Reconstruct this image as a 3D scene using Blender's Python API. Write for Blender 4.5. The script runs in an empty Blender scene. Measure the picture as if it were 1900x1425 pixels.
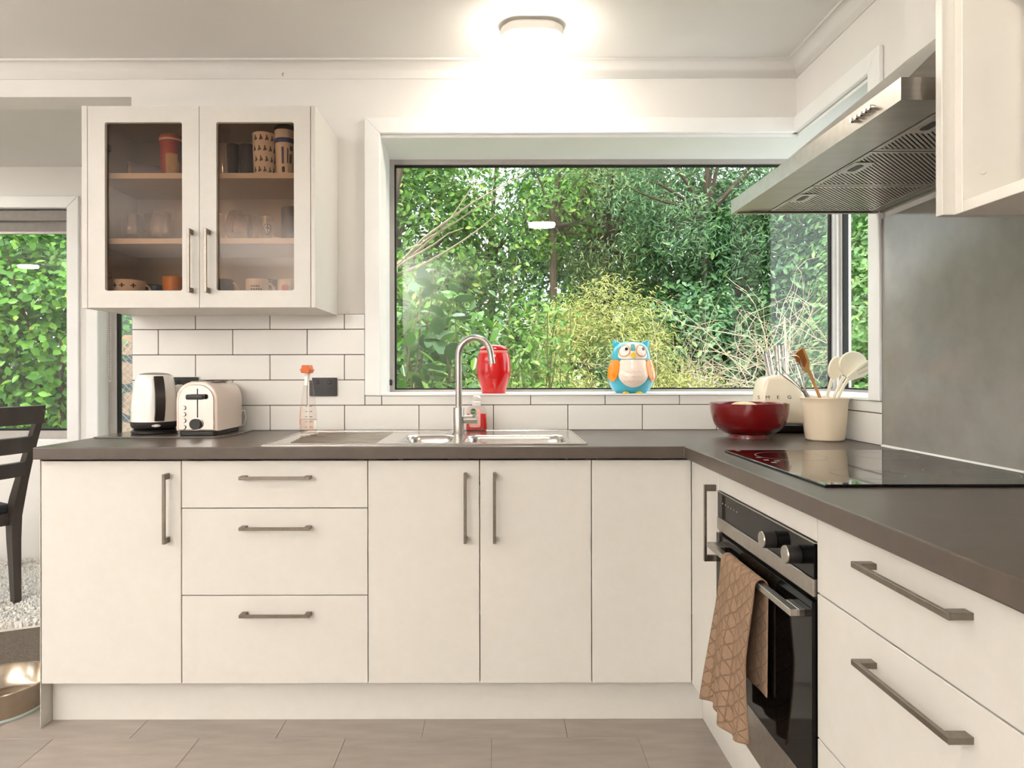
import bpy, bmesh, math, random
import numpy as np
from mathutils import Vector, Matrix

R = math.radians
PI = math.pi
random.seed(7)
rng = np.random.default_rng(11)
scene = bpy.context.scene
col = scene.collection

# ---------------------------------------------------------------- camera
F = 1248.0                       # focal length in pixels of the 1900 x 1425 frame
CX, CY = 922.0, 690.0            # vanishing point of the depth lines
EYE = 1.145
cam_d = bpy.data.cameras.new('camera')
cam_d.sensor_width = 36.0
cam_d.lens = F / 1900 * 36
cam_d.shift_x = (950 - CX) / 1900
cam_d.shift_y = -(712.5 - CY) / 1900
cam_d.clip_start = 0.02
cam = bpy.data.objects.new('camera', cam_d)
cam.location = (0, 0, EYE)
cam.rotation_euler = (R(90), R(0.11), 0)
col.objects.link(cam)
scene.camera = cam

# ---------------------------------------------------------------- world, sun, exposure
world = bpy.data.worlds.new('overcast_sky')
scene.world = world
world.use_nodes = True
wn = world.node_tree.nodes
bg = wn['Background']
bg.inputs['Color'].default_value = (0.93, 0.97, 1.0, 1)
bg.inputs['Strength'].default_value = 1.3
sun_d = bpy.data.lights.new('sun', 'SUN')
sun_d.energy = 2.0
sun_d.angle = R(12)
sun_d.color = (1.0, 0.96, 0.88)
sun = bpy.data.objects.new('sun', sun_d)
sun.rotation_euler = (R(38), 0, R(-28))
col.objects.link(sun)
vs = scene.view_settings
vs.view_transform = 'Standard'
vs.look = 'None'
vs.gamma = 1
vs.use_curve_mapping = False
vs.exposure = 1.6
scene.cycles.use_denoising = True
scene.cycles.max_bounces = 10
scene.cycles.transparent_max_bounces = 16
scene.cycles.sample_clamp_indirect = 6
LAMP = 29.0
FILL_UPLIGHT = (72.0, 142.0)  # power of the two added fill uplighters

def portal(loc, rot, sx, sy):
    d = bpy.data.lights.new('daylight_portal', 'AREA')
    d.shape = 'RECTANGLE'; d.size = sx; d.size_y = sy
    d.cycles.is_portal = True
    o = bpy.data.objects.new('daylight_portal', d)
    o.location = loc; o.rotation_euler = rot
    col.objects.link(o)

# ---------------------------------------------------------------- helpers
def P(px, py, D):
    return Vector(((px - CX) * D / F, D, EYE - (py - CY) * D / F))

def PX(px, D):
    return (px - CX) * D / F

def PZ(py, D):
    return EYE - (py - CY) * D / F

def lin(c):
    out = []
    for v in c:
        v = v / 255.0
        out.append(v / 12.92 if v <= 0.04045 else ((v + 0.055) / 1.055) ** 2.4)
    return (*out, 1.0)

MATS = {}
def mat(name, c, rough=0.5, metal=0.0, c2=None, scale=8.0, stretch=(1, 1, 1), bump=0.0, bscale=60.0,
        spec=0.5, vary=0.0, coat=0.0, emit=0.0, detail=4.0, trans=0.0, ior=1.45, rough_var=0.0):
    if name in MATS:
        return MATS[name]
    m = bpy.data.materials.new(name)
    m.use_nodes = True
    nt = m.node_tree; N = nt.nodes; L = nt.links
    b = N['Principled BSDF']
    col_ = lin(c)
    b.inputs['Base Color'].default_value = col_
    b.inputs['Roughness'].default_value = rough
    b.inputs['Metallic'].default_value = metal
    b.inputs['Specular IOR Level'].default_value = spec
    b.inputs['Coat Weight'].default_value = coat
    b.inputs['Coat Roughness'].default_value = 0.05
    b.inputs['Transmission Weight'].default_value = trans
    b.inputs['IOR'].default_value = ior
    if emit:
        b.inputs['Emission Color'].default_value = col_
        b.inputs['Emission Strength'].default_value = emit
    tc = None
    def coords():
        nonlocal tc
        if tc is None:
            t = N.new('ShaderNodeTexCoord')
            tc = N.new('ShaderNodeMapping')
            tc.inputs['Scale'].default_value = stretch
            L.new(t.outputs['Object'], tc.inputs['Vector'])
        return tc.outputs['Vector']
    out = None
    if c2 is not None:
        n = N.new('ShaderNodeTexNoise')
        n.inputs['Scale'].default_value = scale
        n.inputs['Detail'].default_value = detail
        n.inputs['Roughness'].default_value = 0.6
        L.new(coords(), n.inputs['Vector'])
        r = N.new('ShaderNodeValToRGB')
        r.color_ramp.elements[0].position = 0.3
        r.color_ramp.elements[1].position = 0.7
        r.color_ramp.elements[0].color = col_
        r.color_ramp.elements[1].color = lin(c2)
        L.new(n.outputs['Fac'], r.inputs['Fac'])
        out = r.outputs['Color']
        if rough_var:
            mr = N.new('ShaderNodeMapRange')
            mr.inputs['To Min'].default_value = max(0.02, rough - rough_var)
            mr.inputs['To Max'].default_value = rough + rough_var
            L.new(n.outputs['Fac'], mr.inputs['Value'])
            L.new(mr.outputs['Result'], b.inputs['Roughness'])
    if vary:
        oi = N.new('ShaderNodeObjectInfo')
        mr = N.new('ShaderNodeMapRange')
        mr.inputs['To Min'].default_value = 1 - vary
        mr.inputs['To Max'].default_value = 1 + vary
        L.new(oi.outputs['Random'], mr.inputs['Value'])
        h = N.new('ShaderNodeHueSaturation')
        if out is not None:
            L.new(out, h.inputs['Color'])
        else:
            h.inputs['Color'].default_value = col_
        L.new(mr.outputs['Result'], h.inputs['Value'])
        out = h.outputs['Color']
    if out is not None:
        L.new(out, b.inputs['Base Color'])
    if bump:
        n2 = N.new('ShaderNodeTexNoise')
        n2.inputs['Scale'].default_value = bscale
        n2.inputs['Detail'].default_value = 3
        L.new(coords(), n2.inputs['Vector'])
        bp = N.new('ShaderNodeBump')
        bp.inputs['Strength'].default_value = bump
        bp.inputs['Distance'].default_value = 0.004
        L.new(n2.outputs['Fac'], bp.inputs['Height'])
        L.new(bp.outputs['Normal'], b.inputs['Normal'])
    MATS[name] = m
    return m

def glass(name, tint=(255, 255, 255), refl=1.0, ior=1.5, rough=0.0):
    """thin architectural glass: clear straight-through plus a Fresnel mirror"""
    if name in MATS:
        return MATS[name]
    m = bpy.data.materials.new(name); m.use_nodes = True
    nt = m.node_tree; N = nt.nodes; L = nt.links
    N.remove(N['Principled BSDF'])
    tr = N.new('ShaderNodeBsdfTransparent'); tr.inputs['Color'].default_value = lin(tint)
    gl = N.new('ShaderNodeBsdfGlossy'); gl.inputs['Roughness'].default_value = rough
    gl.inputs['Color'].default_value = (refl, refl, refl, 1)
    f0 = ((ior - 1) / (ior + 1)) ** 2
    lw = N.new('ShaderNodeLayerWeight')                    # Schlick, the same from both sides of the sheet
    pw = N.new('ShaderNodeMath'); pw.operation = 'POWER'; pw.inputs[1].default_value = 5
    L.new(lw.outputs['Facing'], pw.inputs[0])
    fr = N.new('ShaderNodeMath'); fr.operation = 'MULTIPLY_ADD'; fr.inputs[1].default_value = 1 - f0; fr.inputs[2].default_value = f0
    L.new(pw.outputs[0], fr.inputs[0])
    mx = N.new('ShaderNodeMixShader')
    L.new(fr.outputs[0], mx.inputs[0]); L.new(tr.outputs[0], mx.inputs[1]); L.new(gl.outputs[0], mx.inputs[2])
    L.new(mx.outputs[0], N['Material Output'].inputs['Surface'])
    MATS[name] = m
    return m

def leafmat(name, ca, cb, cc=None, transl=0.3, rough=0.45, spec=0.4):
    if name in MATS:
        return MATS[name]
    m = bpy.data.materials.new(name); m.use_nodes = True
    nt = m.node_tree; N = nt.nodes; L = nt.links
    b = N['Principled BSDF']
    b.inputs['Roughness'].default_value = rough
    b.inputs['Specular IOR Level'].default_value = spec
    g = N.new('ShaderNodeNewGeometry')
    r = N.new('ShaderNodeValToRGB')
    r.color_ramp.elements[0].color = lin(ca)
    r.color_ramp.elements[1].color = lin(cb)
    if cc:
        e = r.color_ramp.elements.new(0.93); e.color = lin(cb)
        r.color_ramp.elements[2].color = lin(cc)
    L.new(g.outputs['Random Per Island'], r.inputs['Fac'])
    L.new(r.outputs['Color'], b.inputs['Base Color'])
    t = N.new('ShaderNodeBsdfTranslucent')
    L.new(r.outputs['Color'], t.inputs['Color'])
    mx = N.new('ShaderNodeMixShader'); mx.inputs[0].default_value = transl
    L.new(b.outputs[0], mx.inputs[1]); L.new(t.outputs[0], mx.inputs[2])
    L.new(mx.outputs[0], N['Material Output'].inputs['Surface'])
    MATS[name] = m
    return m

def tag(o, label=None, cat=None, group=None, kind=None):
    if label: o['label'] = label
    if cat: o['category'] = cat
    if group: o['group'] = group
    if kind: o['kind'] = kind
    return o

def thing(name, label, cat, loc=(0, 0, 0), rotz=0.0, group=None, kind=None):
    o = bpy.data.objects.new(name, None)
    o.empty_display_size = 0.05
    col.objects.link(o)
    o.location = loc
    o.rotation_euler = (0, 0, rotz)
    return tag(o, label, cat, group, kind)

def mw(o):
    m = Matrix.Identity(4)
    while o is not None:
        m = Matrix.LocRotScale(o.location, o.rotation_euler, o.scale) @ m
        o = o.parent
    return m

def obj(name, bm, m, parent=None, local=False, smooth=False, label=None, kind=None, angle=40):
    """link a bmesh as one mesh object; world coordinates unless local"""
    me = bpy.data.meshes.new(name)
    if isinstance(bm, bmesh.types.BMesh):
        bmesh.ops.recalc_face_normals(bm, faces=bm.faces)
        bm.to_mesh(me); bm.free()
    else:
        me = bm
    if parent is not None and not local:
        me.transform(mw(parent).inverted())
    if smooth:
        me.polygons.foreach_set('use_smooth', [True] * len(me.polygons))
        me.set_sharp_from_angle(angle=R(angle))
    if m is not None:
        me.materials.append(m)
    o = bpy.data.objects.new(name, me)
    col.objects.link(o)
    if parent is not None:
        o.parent = parent
    return tag(o, label, kind=kind)

def dup(root, loc=None, rotz=None, label=None, group=None, parent=None):
    r = root.copy(); col.objects.link(r)
    if parent is not None: r.parent = parent
    if loc is not None: r.location = loc
    if rotz is not None: r.rotation_euler = (0, 0, rotz)
    if label: r['label'] = label
    if group: r['group'] = group
    for ch in list(root.children):
        dup(ch, parent=r)
    return r

def new(): return bmesh.new()

def box(x0, x1, y0, y1, z0, z1, bev=0.0, seg=1, bm=None):
    own = bm is None or bev
    b = bmesh.new()
    v = [b.verts.new((x, y, z)) for x in (x0, x1) for y in (y0, y1) for z in (z0, z1)]
    for f in ((0, 1, 3, 2), (4, 6, 7, 5), (0, 4, 5, 1), (2, 3, 7, 6), (0, 2, 6, 4), (1, 5, 7, 3)):
        b.faces.new([v[i] for i in f])
    if bev:
        bmesh.ops.bevel(b, geom=b.edges[:], offset=bev, segments=seg, affect='EDGES', profile=0.5)
    if bm is None:
        return b
    merge(bm, b)
    return bm

def merge(dst, src, M=None):
    if M is not None:
        bmesh.ops.transform(src, matrix=M, verts=src.verts)
    mp = {v: dst.verts.new(v.co) for v in src.verts}
    for f in src.faces:
        try: dst.faces.new([mp[v] for v in f.verts])
        except ValueError: pass
    src.free()
    return dst

def lathe(prof, seg=32, c=(0, 0, 0), sx=1.0, sy=1.0, bm=None):
    """prof: (radius, z) from bottom to top"""
    b = bm or bmesh.new()
    rings = []
    for r, z in prof:
        if r < 1e-6:
            rings.append([b.verts.new((c[0], c[1], c[2] + z))])
        else:
            rings.append([b.verts.new((c[0] + r * sx * math.cos(2 * PI * i / seg), c[1] + r * sy * math.sin(2 * PI * i / seg), c[2] + z)) for i in range(seg)])
    for a, d in zip(rings, rings[1:]):
        for i in range(seg):
            j = (i + 1) % seg
            if len(a) == 1 and len(d) == 1: continue
            if len(a) == 1: b.faces.new((a[0], d[i], d[j]))
            elif len(d) == 1: b.faces.new((a[i], a[j], d[0]))
            else: b.faces.new((a[i], a[j], d[j], d[i]))
    return b

def tube(pts, rad, seg=10, bm=None, cap=True):
    b = bm or bmesh.new()
    pts = [Vector(p) for p in pts]
    n = len(pts)
    rads = rad if isinstance(rad, (list, tuple)) else [rad] * n
    rings = []
    prev = None
    for i in range(n):
        t = (pts[min(i + 1, n - 1)] - pts[max(i - 1, 0)]).normalized()
        if prev is None:
            up = Vector((0, 0, 1)) if abs(t.z) < 0.9 else Vector((1, 0, 0))
            s = t.cross(up).normalized()
        else:
            s = (prev - t * prev.dot(t)).normalized()
        prev = s
        u = t.cross(s)
        rings.append([b.verts.new(pts[i] + (s * math.cos(2 * PI * k / seg) + u * math.sin(2 * PI * k / seg)) * rads[i]) for k in range(seg)])
    for a, d in zip(rings, rings[1:]):
        for i in range(seg):
            j = (i + 1) % seg
            b.faces.new((a[i], a[j], d[j], d[i]))
    if cap:
        b.faces.new(rings[0][::-1]); b.faces.new(rings[-1])
    return b

def sweep(pts, w, t, side, bm=None):
    """rectangular bar along pts, w along side, t across"""
    b = bm or bmesh.new()
    pts = [Vector(p) for p in pts]
    n = len(pts)
    ws = w if isinstance(w, (list, tuple)) else [w] * n
    ts = t if isinstance(t, (list, tuple)) else [t] * n
    rings = []
    for i in range(n):
        tg = (pts[min(i + 1, n - 1)] - pts[max(i - 1, 0)]).normalized()
        s = Vector(side(i) if callable(side) else side)
        s = (s - tg * s.dot(tg)).normalized()
        u = tg.cross(s)
        rings.append([b.verts.new(pts[i] + s * (a * ws[i] / 2) + u * (c * ts[i] / 2)) for a, c in ((-1, -1), (1, -1), (1, 1), (-1, 1))])
    for a, d in zip(rings, rings[1:]):
        for i in range(4):
            j = (i + 1) % 4
            b.faces.new((a[i], a[j], d[j], d[i]))
    b.faces.new(rings[0][::-1]); b.faces.new(rings[-1])
    return b

def prism(outline, axis, a0, a1, bev=0.0, seg=2):
    """outline of 2-D points extruded along axis ('x': (y,z), 'y': (x,z), 'z': (x,y))"""
    def mk(p, a):
        return {'x': (a, p[0], p[1]), 'y': (p[0], a, p[1]), 'z': (p[0], p[1], a)}[axis]
    b = bmesh.new()
    lo = [b.verts.new(mk(p, a0)) for p in outline]
    hi = [b.verts.new(mk(p, a1)) for p in outline]
    n = len(outline)
    fl = b.faces.new(lo); fh = b.faces.new(hi)
    for i in range(n):
        j = (i + 1) % n
        b.faces.new((lo[i], lo[j], hi[j], hi[i]))
    bmesh.ops.recalc_face_normals(b, faces=b.faces)
    if bev:
        es = [e for e in b.edges if e in fl.edges[:] or e in fh.edges[:]]
        bmesh.ops.bevel(b, geom=es, offset=bev, segments=seg, affect='EDGES', profile=0.5)
    return b

def rrect(cx, cy, hx, hy, r, n=6):
    pts = []
    for (sx, sy, a0) in ((1, 1, 0), (-1, 1, 90), (-1, -1, 180), (1, -1, 270)):
        for k in range(n + 1):
            a = R(a0 + 90 * k / n)
            pts.append((cx + sx * (hx - r) + r * math.cos(a), cy + sy * (hy - r) + r * math.sin(a)))
    return pts

def loft(rings, cap0=True, cap1=True, bm=None):
    b = bm or bmesh.new()
    vr = [[b.verts.new(p) for p in r] for r in rings]
    for a, d in zip(vr, vr[1:]):
        n = len(a)
        for i in range(n):
            j = (i + 1) % n
            b.faces.new((a[i], a[j], d[j], d[i]))
    if cap0: b.faces.new(vr[0][::-1])
    if cap1: b.faces.new(vr[-1])
    return b

def slab(us, vs_, pred, w0, w1, axis):
    """closed slab made of the grid cells where pred(u, v) is true; axis is the thickness direction"""
    us = sorted(set(us)); vs_ = sorted(set(vs_))
    b = bmesh.new(); cache = {}
    def V(i, j, k):
        key = (i, j, k)
        if key not in cache:
            u, v, w = us[i], vs_[j], (w0, w1)[k]
            cache[key] = b.verts.new({'x': (w, u, v), 'y': (u, w, v), 'z': (u, v, w)}[axis])
        return cache[key]
    ins = {}
    for i in range(len(us) - 1):
        for j in range(len(vs_) - 1):
            ins[i, j] = pred((us[i] + us[i + 1]) / 2, (vs_[j] + vs_[j + 1]) / 2)
    for (i, j), ok in ins.items():
        if not ok: continue
        for k in (0, 1):
            b.faces.new((V(i, j, k), V(i + 1, j, k), V(i + 1, j + 1, k), V(i, j + 1, k)))
        for di, dj, e in ((-1, 0, ((i, j), (i, j + 1))), (1, 0, ((i + 1, j), (i + 1, j + 1))), (0, -1, ((i, j), (i + 1, j))), (0, 1, ((i, j + 1), (i + 1, j + 1)))):
            if not ins.get((i + di, j + dj), False):
                (a, c), (d, f) = e
                b.faces.new((V(a, c, 0), V(d, f, 0), V(d, f, 1), V(a, c, 1)))
    return b

def patch(Rz, a0, ra, z0, rz, off, c=(0, 0, 0), outline=None, sy=1.0, nr=6, na=28):
    """a thin shaped patch lying on a surface of revolution Rz(z); angle a0 is the facing direction"""
    b = bmesh.new()
    def pt(rho, ph, o):
        k = outline(ph) if outline else 1.0
        a = a0 + rho * k * ra * math.cos(ph)
        z = z0 + rho * k * rz * math.sin(ph)
        r = Rz(z) + o
        return (c[0] + r * math.cos(a), c[1] + r * sy * math.sin(a), c[2] + z)
    ctr = b.verts.new(pt(0, 0, off))
    prev = None
    for i in range(1, nr + 1):
        ring = [b.verts.new(pt(i / nr, 2 * PI * k / na, off)) for k in range(na)]
        for k in range(na):
            j = (k + 1) % na
            if prev is None: b.faces.new((ctr, ring[k], ring[j]))
            else: b.faces.new((prev[k], ring[k], ring[j], prev[j]))
        prev = ring
    base = [b.verts.new(pt(1, 2 * PI * k / na, -0.001)) for k in range(na)]
    for k in range(na):
        j = (k + 1) % na
        b.faces.new((prev[k], base[k], base[j], prev[j]))
    return b

def ring_on(Rz, a0, ra, z0, rz, off, w, c=(0, 0, 0), sy=1.0, na=28):
    pts = []
    for k in range(na + 1):
        ph = 2 * PI * k / na
        a = a0 + ra * math.cos(ph); z = z0 + rz * math.sin(ph); r = Rz(z) + off
        pts.append((c[0] + r * math.cos(a), c[1] + r * sy * math.sin(a), c[2] + z))
    return tube(pts, w, 6)

def interp(prof):
    def f(z):
        zs = [p[1] for p in prof]; rs = [p[0] for p in prof]
        return float(np.interp(z, zs, rs))
    return f

def smooth_prof(pts, n=6):
    """Catmull-Rom through (r, z) points"""
    out = []
    P_ = [pts[0]] + list(pts) + [pts[-1]]
    for i in range(1, len(P_) - 2):
        p0, p1, p2, p3 = P_[i - 1], P_[i], P_[i + 1], P_[i + 2]
        for k in range(n):
            t = k / n
            out.append(tuple(max(0.0, 0.5 * (2 * p1[d] + (p2[d] - p0[d]) * t + (2 * p0[d] - 5 * p1[d] + 4 * p2[d] - p3[d]) * t * t + (3 * p1[d] - p0[d] - 3 * p2[d] + p3[d]) * t ** 3)) if d == 0 else
                             0.5 * (2 * p1[d] + (p2[d] - p0[d]) * t + (2 * p0[d] - 5 * p1[d] + 4 * p2[d] - p3[d]) * t * t + (3 * p1[d] - p0[d] - 3 * p2[d] + p3[d]) * t ** 3) for d in (0, 1)))
    out.append(pts[-1])
    return out

def text_mesh(s, size, depth=0.0006):
    cu = bpy.data.curves.new('lettering', 'FONT')
    cu.body = s; cu.size = size; cu.extrude = depth; cu.align_x = 'CENTER'; cu.align_y = 'CENTER'
    cu.resolution_u = 3
    o = bpy.data.objects.new('lettering', cu)
    col.objects.link(o)
    dg = bpy.context.evaluated_depsgraph_get()
    me = bpy.data.meshes.new_from_object(o.evaluated_get(dg))
    bpy.data.objects.remove(o); bpy.data.curves.remove(cu)
    return me

def lettering(s, size, M, m, parent, name='lettering', depth=0.0006):
    me = text_mesh(s, size, depth)
    me.transform(M)
    return obj(name, me, m, parent)

FRONT = Matrix.Rotation(R(90), 4, 'X')          # text in the XZ plane, read from -Y

# ---------------------------------------------------------------- materials
M_wall = mat('wall_paint', (232, 229, 225), 0.6, c2=(228, 225, 221), scale=3, bump=0.05, bscale=220, spec=0.25)
M_ceil = mat('ceiling_paint', (226, 223, 219), 0.7, c2=(222, 219, 215), scale=2, bump=0.05, bscale=200, spec=0.2)
M_trim = mat('gloss_trim_paint', (241, 241, 240), 0.35, c2=(238, 238, 236), scale=6)
M_door = mat('cabinet_laminate', (208, 204, 197), 0.38, c2=(205, 201, 193), scale=30, bump=0.03, bscale=350)
M_carc = mat('cabinet_carcass', (226, 221, 213), 0.4, c2=(222, 217, 208), scale=10)
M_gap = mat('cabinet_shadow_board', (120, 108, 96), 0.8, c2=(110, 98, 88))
M_tile = mat('white_wall_tile', (229, 227, 223), 0.18, c2=(225, 223, 218), scale=5, vary=0.02)
M_grout = mat('dark_grout', (70, 56, 48), 0.9, c2=(60, 48, 42), scale=60)
M_work = mat('brown_stone_laminate', (74, 64, 56), 0.33, c2=(87, 76, 67), scale=16, spec=0.65, bump=0.015, bscale=300, detail=8)
M_floor = mat('vinyl_stone_tile', (150, 140, 132), 0.5, c2=(168, 158, 149), scale=9, stretch=(0.5, 2.5, 1), bump=0.05, bscale=160, vary=0.06, detail=9)
M_sub = mat('floor_seam', (128, 112, 100), 0.9, c2=(116, 102, 92))
M_steel = mat('brushed_steel', (178, 173, 166), 0.3, 1.0, c2=(164, 159, 152), scale=40, stretch=(0.05, 1, 1), bump=0.03, bscale=300)
M_sink = mat('sink_steel', (205, 200, 195), 0.22, 1.0, c2=(195, 190, 184), scale=60, stretch=(0.1, 1, 1))
M_hand = mat('satin_nickel', (140, 132, 122), 0.36, 1.0, c2=(128, 120, 110), scale=80)
M_chrome = mat('chrome', (225, 222, 218), 0.07, 1.0, c2=(216, 212, 208), scale=5)
M_black = mat('black_glass', (8, 7, 8), 0.04, c2=(10, 9, 10), scale=4, spec=0.5, coat=0.3)
M_blackp = mat('black_plastic', (38, 35, 34), 0.42, c2=(32, 30, 29), scale=40)
M_ovenglass = mat('oven_glass', (9, 8, 8), 0.06, c2=(11, 10, 10), scale=4, spec=0.22)
M_splash = mat('grey_splashback', (150, 146, 140), 0.12, c2=(140, 136, 130), scale=14, spec=0.35, detail=8)
M_alu = mat('aluminium_frame', (176, 171, 166), 0.4, 0.35, c2=(168, 163, 158), scale=20)
M_gask = mat('black_gasket', (18, 17, 17), 0.7, c2=(24, 23, 22))
M_glass = glass('window_glass', (250, 252, 250), ior=1.42)
M_smoke = glass('cabinet_glass', (226, 214, 202), refl=0.9, ior=1.33)
M_clear = glass('drinking_glass', (250, 249, 248), refl=1.0, ior=1.75)
M_white = mat('white_plastic', (240, 237, 232), 0.3, c2=(236, 232, 226), scale=8)
M_cream = mat('cream_enamel', (238, 226, 204), 0.18, c2=(234, 221, 198), scale=5, coat=0.4)
M_wood = mat('dark_chair_wood', (62, 54, 48), 0.4, c2=(48, 42, 38), scale=16, stretch=(1, 1, 0.15))
M_lampw = mat('lamp_housing', (235, 230, 222), 0.4, c2=(230, 225, 217), scale=5)
M_lamp = mat('lamp_diffuser', (255, 246, 230), 0.5, emit=LAMP, c2=(255, 245, 228), scale=2)

# ================================================================ SETTING
YB = F / 456                 # tile face on the back wall
YW = YB + 0.008              # plaster face of the back wall
XW = 1.225                   # face of the right wall
CEIL = 2.40
XEND = -1.489                # free end of the kitchen wall
WL, WH = -0.4725, 2.114      # window left edge, head height
SILL = 1.0555
YJ = 2.19                    # near jamb of the window on the right wall
YG, XG = 3.03, 1.535         # frame planes of the corner window
YD = 4.10                    # dining room back wall

def struct(name, bm, m, label, cat, **k):
    o = obj(name, bm, m, **k)
    return tag(o, label, cat, kind='structure')

# floor slab and its tiles
floor = struct('floor', slab([-6.1, XEND - 0.02, XW + 0.1], [-3.1, 2.43, 2.80], lambda u, v: not (u < XEND - 0.02 and v > 2.43), -0.12, -0.003, 'z'), M_sub,
               'kitchen floor of grey-brown stone-look vinyl tiles', 'floor')
TW, TH = 0.457, 0.305
tmesh = {}
for r in range(-6, 2):
    y0 = 2.104 + TH * r
    y1 = min(y0 + TH, 2.73)
    off = -0.695 if r % 2 == 0 else -0.4755
    for k in range(-5, 4):
        x0 = off + TW * k
        x1 = min(x0 + TW, XW)
        if x0 > 0.72 or (x0 < -1.75 and y1 > 2.45): continue
        key = (round(x1 - x0, 4), round(y1 - y0, 4))
        if key not in tmesh:
            b = box(0.0006, key[0] - 0.0006, 0.0006, key[1] - 0.0006, -0.003, 0.0, 0.0006)
            me = bpy.data.meshes.new('floor_tile'); b.to_mesh(me); b.free(); me.materials.append(M_floor)
            tmesh[key] = me
        t = bpy.data.objects.new('floor_tile', tmesh[key]); col.objects.link(t); t.parent = floor; t.location = (x0, y0, 0)

M_carpet = mat('grey_carpet', (126, 116, 106), 0.95, c2=(96, 88, 80), scale=140, bump=0.8, bscale=260, spec=0.05)
carpet = struct('floor_dining', slab([-6.1, -1.40], [2.43, YD + 0.1], lambda u, v: True, -0.12, 0.004, 'z'), M_carpet, 'mottled grey carpet of the dining area beyond the cabinets', 'floor')

# back wall of the kitchen with its window hole
wall_back = struct('wall_back', slab([XEND, WL, XW + 0.14], [-0.1, SILL - 0.006, WH, CEIL], lambda u, v: u < WL or v > WH or v < SILL - 0.006, YW, YW + 0.13, 'y'), M_wall,
                   'white painted kitchen wall around the wide window', 'wall')
wall_right = struct('wall_right', slab([-3.1, YJ, YW], [-0.1, SILL - 0.006, WH, CEIL], lambda u, v: u < YJ or v > WH or v < SILL - 0.006, XW, XW + 0.14, 'x'), M_wall,
                    'white side wall behind the cooktop and range hood', 'wall')
struct('wall_lintel', box(-6.0, XEND, YW, YW + 0.13, 2.27, CEIL), M_wall, 'white beam over the opening to the dining area', 'beam')
struct('wall_return', box(XEND, XEND + 0.12, YW + 0.13, YD, -0.1, CEIL), M_wall, 'short white return wall between kitchen wall and dining area', 'wall')
struct('wall_left', slab([-3.1, -3.05, -1.35, YD + 0.1], [-0.1, 0.02, 2.2, CEIL], lambda u, v: not (v < 2.2 and v > 0.02 and -3.05 < u < -1.35), -6.12, -6.0, 'x'), M_wall,
       'white far side wall of the open-plan room with a wide doorway', 'wall')
struct('wall_rear', slab([-6.1, -5.95, -4.9, XW + 0.14], [-0.1, 0.02, 2.2, CEIL], lambda u, v: not (0.02 < v < 2.2 and -5.95 < u < -4.9), -3.2, -3.1, 'y'), M_wall,
       'white rear wall of the open-plan room with wide garden doorway', 'wall')
W2 = (-4.3, -2.612, 0.734, 2.148)
W3 = (-2.424, -1.53, 0.25, 2.148)
def dining_hole(u, v):
    return not any(a < u < b and c < v < d for a, b, c, d in (W2, W3))
struct('wall_dining', slab([-6.1, W2[0], W2[1], W3[0], W3[1], XEND + 0.12], [-0.1, W3[2], W2[2], 2.148, CEIL], dining_hole, YD, YD + 0.12, 'y'), M_wall,
       'white dining area wall with two tall windows onto the garden', 'wall')
struct('ceiling', slab([-6.1, XEND + 0.12, XW + 0.14], [-3.2, YW + 0.13, YD + 0.12], lambda u, v: v < YW + 0.13 or u < XEND + 0.12, CEIL, CEIL + 0.12, 'z'), M_ceil,
       'plain off-white ceiling above the kitchen', 'ceiling')

# cornice (cove) along the back and right walls
def cove(n=7):
    d, h = 0.055, 0.055
    pts = [(0, CEIL), (d + 0.006, CEIL), (d + 0.006, CEIL - 0.006)]
    for k in range(n + 1):
        a = R(90 * k / n)
        pts.append((d * (1 - math.sin(a)) + 0.004, CEIL - h * (1 - math.cos(a)) - 0.004 if k else CEIL - 0.008))
    pts += [(0.004, CEIL - h - 0.004), (0, CEIL - h - 0.004)]
    return pts
cv = cove()
def cornice_run(name, a, b_, label):
    """a, b_: (x, y, nx, ny) plan ends, offsets measured along the normal"""
    rings = []
    for (x, y, nx, ny) in (a, b_):
        rings.append([(x + nx * d, y + ny * d, z) for d, z in cv])
    return struct(name, loft(rings), M_ceil, label, 'cornice', smooth=True, angle=50)
cornice_run('trim_1', (-6.0, YW, 0, -1), (XW, YW, -1, -1), 'white cove cornice between ceiling and window wall')
cornice_run('trim_2', (XW, YW, -1, -1), (XW, -3.1, -1, 0), 'white cove cornice between ceiling and cooktop wall')

# ---------------------------------------------------------------- corner window
win = thing('window_1', 'wide aluminium corner window with deep white reveal above the sink', 'window', (0.4, YG, SILL), kind='structure')
def L_shape(z0, z1, y_in, x_in, y_out, x_out):
    us = [WL - 0.012, x_in, x_out]; vv = [YJ - 0.0, y_in, y_out]
    return slab(us, vv, lambda u, v: v > y_in or u > x_in, z0, z1, 'z')
obj('sill', L_shape(SILL - 0.006, SILL, YW - 0.013, XW - 0.013, YG, XG, ), M_trim, win)
obj('head_lining', L_shape(WH - 0.012, WH + 0.02, YW + 0.002, XW + 0.002, YG + 0.10, XG + 0.10), M_trim, win)
# left jamb, slightly splayed, and near jamb
obj('jamb', loft([[(WL - 0.03, YW - 0.001, z), (WL, YW - 0.001, z), (WL - 0.011, YG + 0.05, z), (WL - 0.045, YG + 0.05, z)] for z in (SILL, WH)]), M_trim, win)
obj('jamb', box(XW + 0.001, XG + 0.06, YJ - 0.03, YJ, SILL, WH), M_trim, win)
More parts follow.
